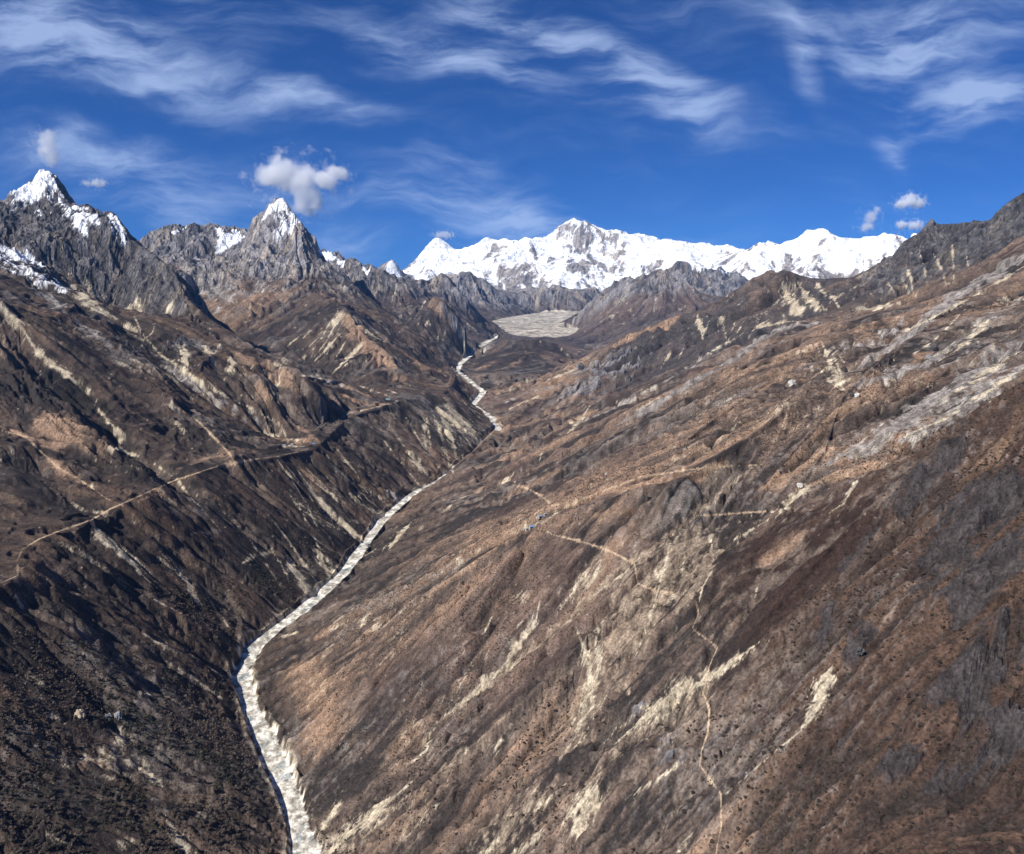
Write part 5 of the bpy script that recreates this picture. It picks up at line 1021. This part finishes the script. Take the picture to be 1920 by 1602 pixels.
# ------------------------------------------------------------------ houses
def flat_mat(name, col, rough=.8, size=1.0, var=.25):
    m = bpy.data.materials.new(name); m.use_nodes = True; t = m.node_tree; b = t.nodes['Principled BSDF']; b.inputs['Roughness'].default_value = rough
    co = N(t, 'ShaderNodeTexCoord'); n = N(t, 'ShaderNodeTexNoise', ins={'Vector': co.outputs['Object'], 'Scale': 1 / size, 'Detail': 4.0})
    r = N(t, 'ShaderNodeMapRange', ins={0: n.outputs['Fac'], 1: .3, 2: .7, 3: 1 - var, 4: 1 + var}); q = N(t, 'ShaderNodeVectorMath', operation='SCALE', ins={0: col, 'Scale': r.outputs[0]})
    t.links.new(q.outputs[0], b.inputs['Base Color']); return m


M_WALL = flat_mat('dry_stone', (.34, .31, .27), .9, .5); M_WOOD = flat_mat('painted_wood', (.10, .16, .22), .7); M_GLASS = flat_mat('dark_pane', (.02, .025, .03), .2)
M_BLUE = flat_mat('blue_sheet_roof', (.16, .36, .62), .5, 2.0, .15); M_TURQ = flat_mat('turquoise_sheet_roof', (.22, .55, .58), .5, 2.0, .15); M_SLATE = flat_mat('slate_roof', (.30, .30, .32), .7, 1.0)


def bm_obj(name, bm, mat, parent):
    me = bpy.data.meshes.new(name); bm.to_mesh(me); bm.free(); me.materials.append(mat); return link(name, me, parent)


def box(bm, c, s_):
    v = bmesh.ops.create_cube(bm, size=1.0)['verts']
    for p in v: p.co = Vector((p.co.x * s_[0] + c[0], p.co.y * s_[1] + c[1], p.co.z * s_[2] + c[2]))


def house(px_, py_, L, Wd, roofm, rz, label, group):
    p = ground_at(px_, py_); o = link('house', None, loc=(p[0], p[1], p[2] + .2)); o.rotation_euler.z = rz
    tag(o, label, 'house', group); hh = 3.4; rise = Wd * .26
    bm = bmesh.new(); prof = [(-Wd / 2, -4), (Wd / 2, -4), (Wd / 2, hh), (0, hh + rise), (-Wd / 2, hh)]
    a = [bm.verts.new((-L / 2, y, z)) for y, z in prof]; b = [bm.verts.new((L / 2, y, z)) for y, z in prof]
    bm.faces.new(a[::-1]); bm.faces.new(b)
    for k in range(5): bm.faces.new((a[k], a[(k + 1) % 5], b[(k + 1) % 5], b[k]))
    bmesh.ops.recalc_face_normals(bm, faces=bm.faces); bm_obj('wall', bm, M_WALL, o)
    bm = bmesh.new(); e = .6; th = .18
    for s_ in (1, -1):
        y1 = s_ * (Wd / 2 + e); z1 = hh - e * rise * 2 / Wd + .05; z0 = hh + rise + .05
        t_ = [bm.verts.new(c) for c in ((-L / 2 - e, 0, z0 + th), (L / 2 + e, 0, z0 + th), (L / 2 + e, y1, z1 + th), (-L / 2 - e, y1, z1 + th))]; u_ = [bm.verts.new(c) for c in ((-L / 2 - e, 0, z0), (L / 2 + e, 0, z0), (L / 2 + e, y1, z1), (-L / 2 - e, y1, z1))]
        bm.faces.new(t_); bm.faces.new(u_[::-1])
        for k in range(4): bm.faces.new((t_[k], u_[k], u_[(k + 1) % 4], t_[(k + 1) % 4]))
    bmesh.ops.recalc_face_normals(bm, faces=bm.faces); bm_obj('roof', bm, roofm, o)
    bm = bmesh.new(); box(bm, (0, -Wd / 2 - .03, 1.05), (1.1, .1, 2.1)); bm_obj('door', bm, M_WOOD, o)
    for sx in (-.3, .3):
        bm = bmesh.new(); box(bm, (sx * L, -Wd / 2 - .02, 1.8), (1.2, .08, 1.1)); f = bm_obj('window', bm, M_WOOD, o)
        bm = bmesh.new(); box(bm, (sx * L, -Wd / 2 - .07, 1.8), (.95, .04, .85)); bm_obj('pane', bm, M_GLASS, f)
    return o


GH = 'houses of the hamlet on the right slope'; GT = 'houses on the terrace above the left bank'; GV = 'houses at the mouth of the left side valley'
house(997, 990, 13, 7, M_BLUE, .5, 'stone house with a bright blue roof at the lower edge of the right slope hamlet', GH)
house(1014, 970, 14, 6, M_BLUE, .6, 'long stone house with a pale blue roof higher up in the right slope hamlet', GH)
house(1023, 966, 8, 5, M_SLATE, .4, 'small grey roofed hut uphill of the blue roofs on the right slope', GH)
house(988, 994, 8, 5, M_SLATE, .7, 'small grey roofed hut at the downhill tip of the right slope hamlet', GH)
house(727, 750, 22, 10, M_TURQ, .2, 'lodge with a turquoise roof at the mouth of the left side valley', GV)
house(744, 753, 14, 8, M_SLATE, .0, 'grey roofed house on the terrace edge beside the turquoise roofed lodge', GV)
house(533, 836, 14, 7, M_SLATE, .1, 'grey roofed house beside the pale stream bed on the left terrace', GT)
house(548, 834, 12, 7, M_SLATE, -.2, 'middle stone house of the left terrace hamlet with a grey roof', GT)
house(588, 833, 14, 7, M_BLUE, .3, 'blue roofed house near the brink of the left terrace', GT)

# ------------------------------------------------------------------ boulders
M_BOUL = {'tan': flat_mat('tan_boulder', (.42, .34, .24), .9, 3.0, .45), 'grey': flat_mat('grey_boulder', (.24, .24, .25), .9, 3.0, .45), 'white': flat_mat('pale_boulder', (.52, .49, .45), .9, 3.0, .3), 'dark': flat_mat('dark_boulder', (.06, .055, .055), .9, 3.0, .4)}
BOUL = [(150, 1340, 17, 'tan', 'big tan boulder with a grey foot in the forest clearing at the lower left'), (204, 1344, 11, 'grey', 'grey boulder split from its larger neighbour at the top of the forest clearing'), (222, 1341, 14, 'grey', 'large grey boulder casting a black shadow at the top of the forest clearing'),
        (1485, 719, 14, 'white', 'large pale boulder on the brown spur left of the pale gravel chute'), (1607, 742, 9, 'white', 'pale boulder below the foot of the cream gravel chute'), (1598, 741, 8, 'dark', 'dark boulder beside the pale one at the foot of the gravel chute'), (1752, 654, 12, 'dark', 'dark boulder lying between the grey scree streams on the right slope'),
        (1741, 671, 9, 'grey', 'grey boulder just below the dark one between the scree streams'), (1137, 889, 5, 'white', 'small white boulder above the hamlet trail on the right slope'), (1500, 911, 11, 'white', 'pale boulder at the lower tip of the tan grass fan'), (1915, 552, 10, 'dark', 'dark boulder at the right edge of the picture on the upper scree'),
        (1612, 1222, 18, 'dark', 'black rock knob with a deep shadow on the near right spur'), (1400, 1450, 5, 'grey', 'small grey boulder beside the gravel streak at the lower right'), (1417, 1456, 4, 'grey', 'second small grey boulder right of the first by the gravel streak'), (683, 1168, 5, 'tan', 'small tan boulder in the pale clearing above the river bend')]
for k, (bx, by, wpx, cm, lab) in enumerate(BOUL):
    p = ground_at(bx, by + wpx * .25); r_ = wpx * .5 * math.hypot(p[0], p[1]) / F
    V, Fc = blob(70 + k, 3, (1, .85, 1.0), .42, .45)
    o = link('boulder', np_mesh('boulder', V * r_, Fc, M_BOUL[cm]), loc=(p[0], p[1], p[2])); o.rotation_euler.z = k * 1.3
    tag(o, lab, 'boulder', 'boulders')

# ------------------------------------------------------------------ small clouds behind the peaks
SC.cycles.volume_bounces = 8; SC.cycles.volume_max_steps = 256; SC.cycles.volume_step_rate = 1.0
CL = [  # centre, half size in the picture, lobes (x, z, rx, rz) in units of the half size, density
    (560, 345, 80, 52, [(-.28, .32, .42, .55), (-.55, .22, .3, .42), (.08, .15, .42, .5), (.2, -.35, .3, .5), (.12, -.72, .3, .32), (.78, .34, .22, .2), (.5, .1, .3, .3)], 1.0, 'big white puffy cloud just above the pyramid peak'),
    (88, 276, 26, 32, [(0, .1, .75, .8), (.2, -.5, .6, .5)], .5, 'soft pinkish cloud puff above the snowy summit at the far left'),
    (178, 345, 24, 12, [(.2, .1, .7, .7), (-.6, .1, .35, .4)], .35, 'tiny faint cloud wisp right of the snowy summit at the far left'),
    (1706, 379, 28, 17, [(0, .2, .55, .65), (-.4, -.2, .5, .5), (.5, -.1, .4, .6)], .9, 'small bright cloud highest of the group above the right crest'),
    (1706, 425, 26, 13, [(.35, .1, .55, .7), (-.5, .2, .4, .6)], .8, 'low white cloud touching the right rock crest'),
    (1628, 413, 22, 22, [(.2, .2, .5, .6), (-.1, -.5, .5, .4), (.6, .8, .2, .3)], .5, 'ragged cloud scrap left of the two right hand clouds'),
    (832, 441, 24, 9, [(0, 0, .85, .8)], .45, 'flat thin cloud strip above the left end of the snow range'),
]
CY_ = 44000.0
for (bx, by, hw, hh, lobes, dn, lab) in CL:
    u, yc, zc = pix_dir(bx, by); t_ = CY_ / yc; c = (u * t_, CY_, CAMZ + zc * t_); sx = hw * t_ / F * 1.15; sz = hh * t_ / F * 1.15; sy = min(sx, sz) * 1.1
    bm = bmesh.new(); bmesh.ops.create_icosphere(bm, subdivisions=4, radius=1.0)
    me = bpy.data.meshes.new('cloud'); bm.to_mesh(me); bm.free(); o = link('cloud', me, loc=c); o.scale = (sx * 1.25, sy, sz * 1.25)
    tag(o, lab, 'cloud', 'small clouds behind the peaks')
    m = bpy.data.materials.new('cloud_vapour'); m.use_nodes = True; t = m.node_tree; t.nodes.clear(); oo = N(t, 'ShaderNodeOutputMaterial')
    co = N(t, 'ShaderNodeTexCoord'); mp0 = N(t, 'ShaderNodeMapping', ins={'Vector': co.outputs['Object'], 'Scale': (sx / sz, sy / sz, 1.0), 'Location': (bx * .01, 0, by * .01)})
    nz = N(t, 'ShaderNodeTexNoise', ins={'Vector': mp0.outputs[0], 'Scale': 2.6, 'Detail': 6.0, 'Roughness': .62}); acc = None
    for (lx, lz, rx, rz) in lobes:
        mp = N(t, 'ShaderNodeMapping', vector_type='TEXTURE', ins={'Vector': co.outputs['Object'], 'Location': (lx / 1.25, 0, lz / 1.25), 'Scale': (rx / 1.05, .8, rz / 1.05)})
        g = N(t, 'ShaderNodeTexGradient', gradient_type='SPHERICAL', ins={0: mp.outputs[0]})
        acc = g.outputs['Fac'] if acc is None else N(t, 'ShaderNodeMath', operation='MAXIMUM', ins={0: acc, 1: g.outputs['Fac']}).outputs[0]
    sh = N(t, 'ShaderNodeMapRange', ins={0: nz.outputs['Fac'], 1: .3, 2: .7, 3: -.55, 4: .34})
    ad = N(t, 'ShaderNodeMath', operation='ADD', ins={0: acc, 1: sh.outputs[0]})
    de = N(t, 'ShaderNodeMapRange', ins={0: ad.outputs[0], 1: .10, 2: .5, 3: 0.0, 4: dn * 3.4 / sz})
    pv = N(t, 'ShaderNodeVolumePrincipled', ins={'Color': (.995, .995, 1.0, 1), 'Density': de.outputs[0], 'Anisotropy': .0}); t.links.new(pv.outputs[0], oo.inputs['Volume']); me.materials.append(m)
print('all', round(time.time() - T0, 1))
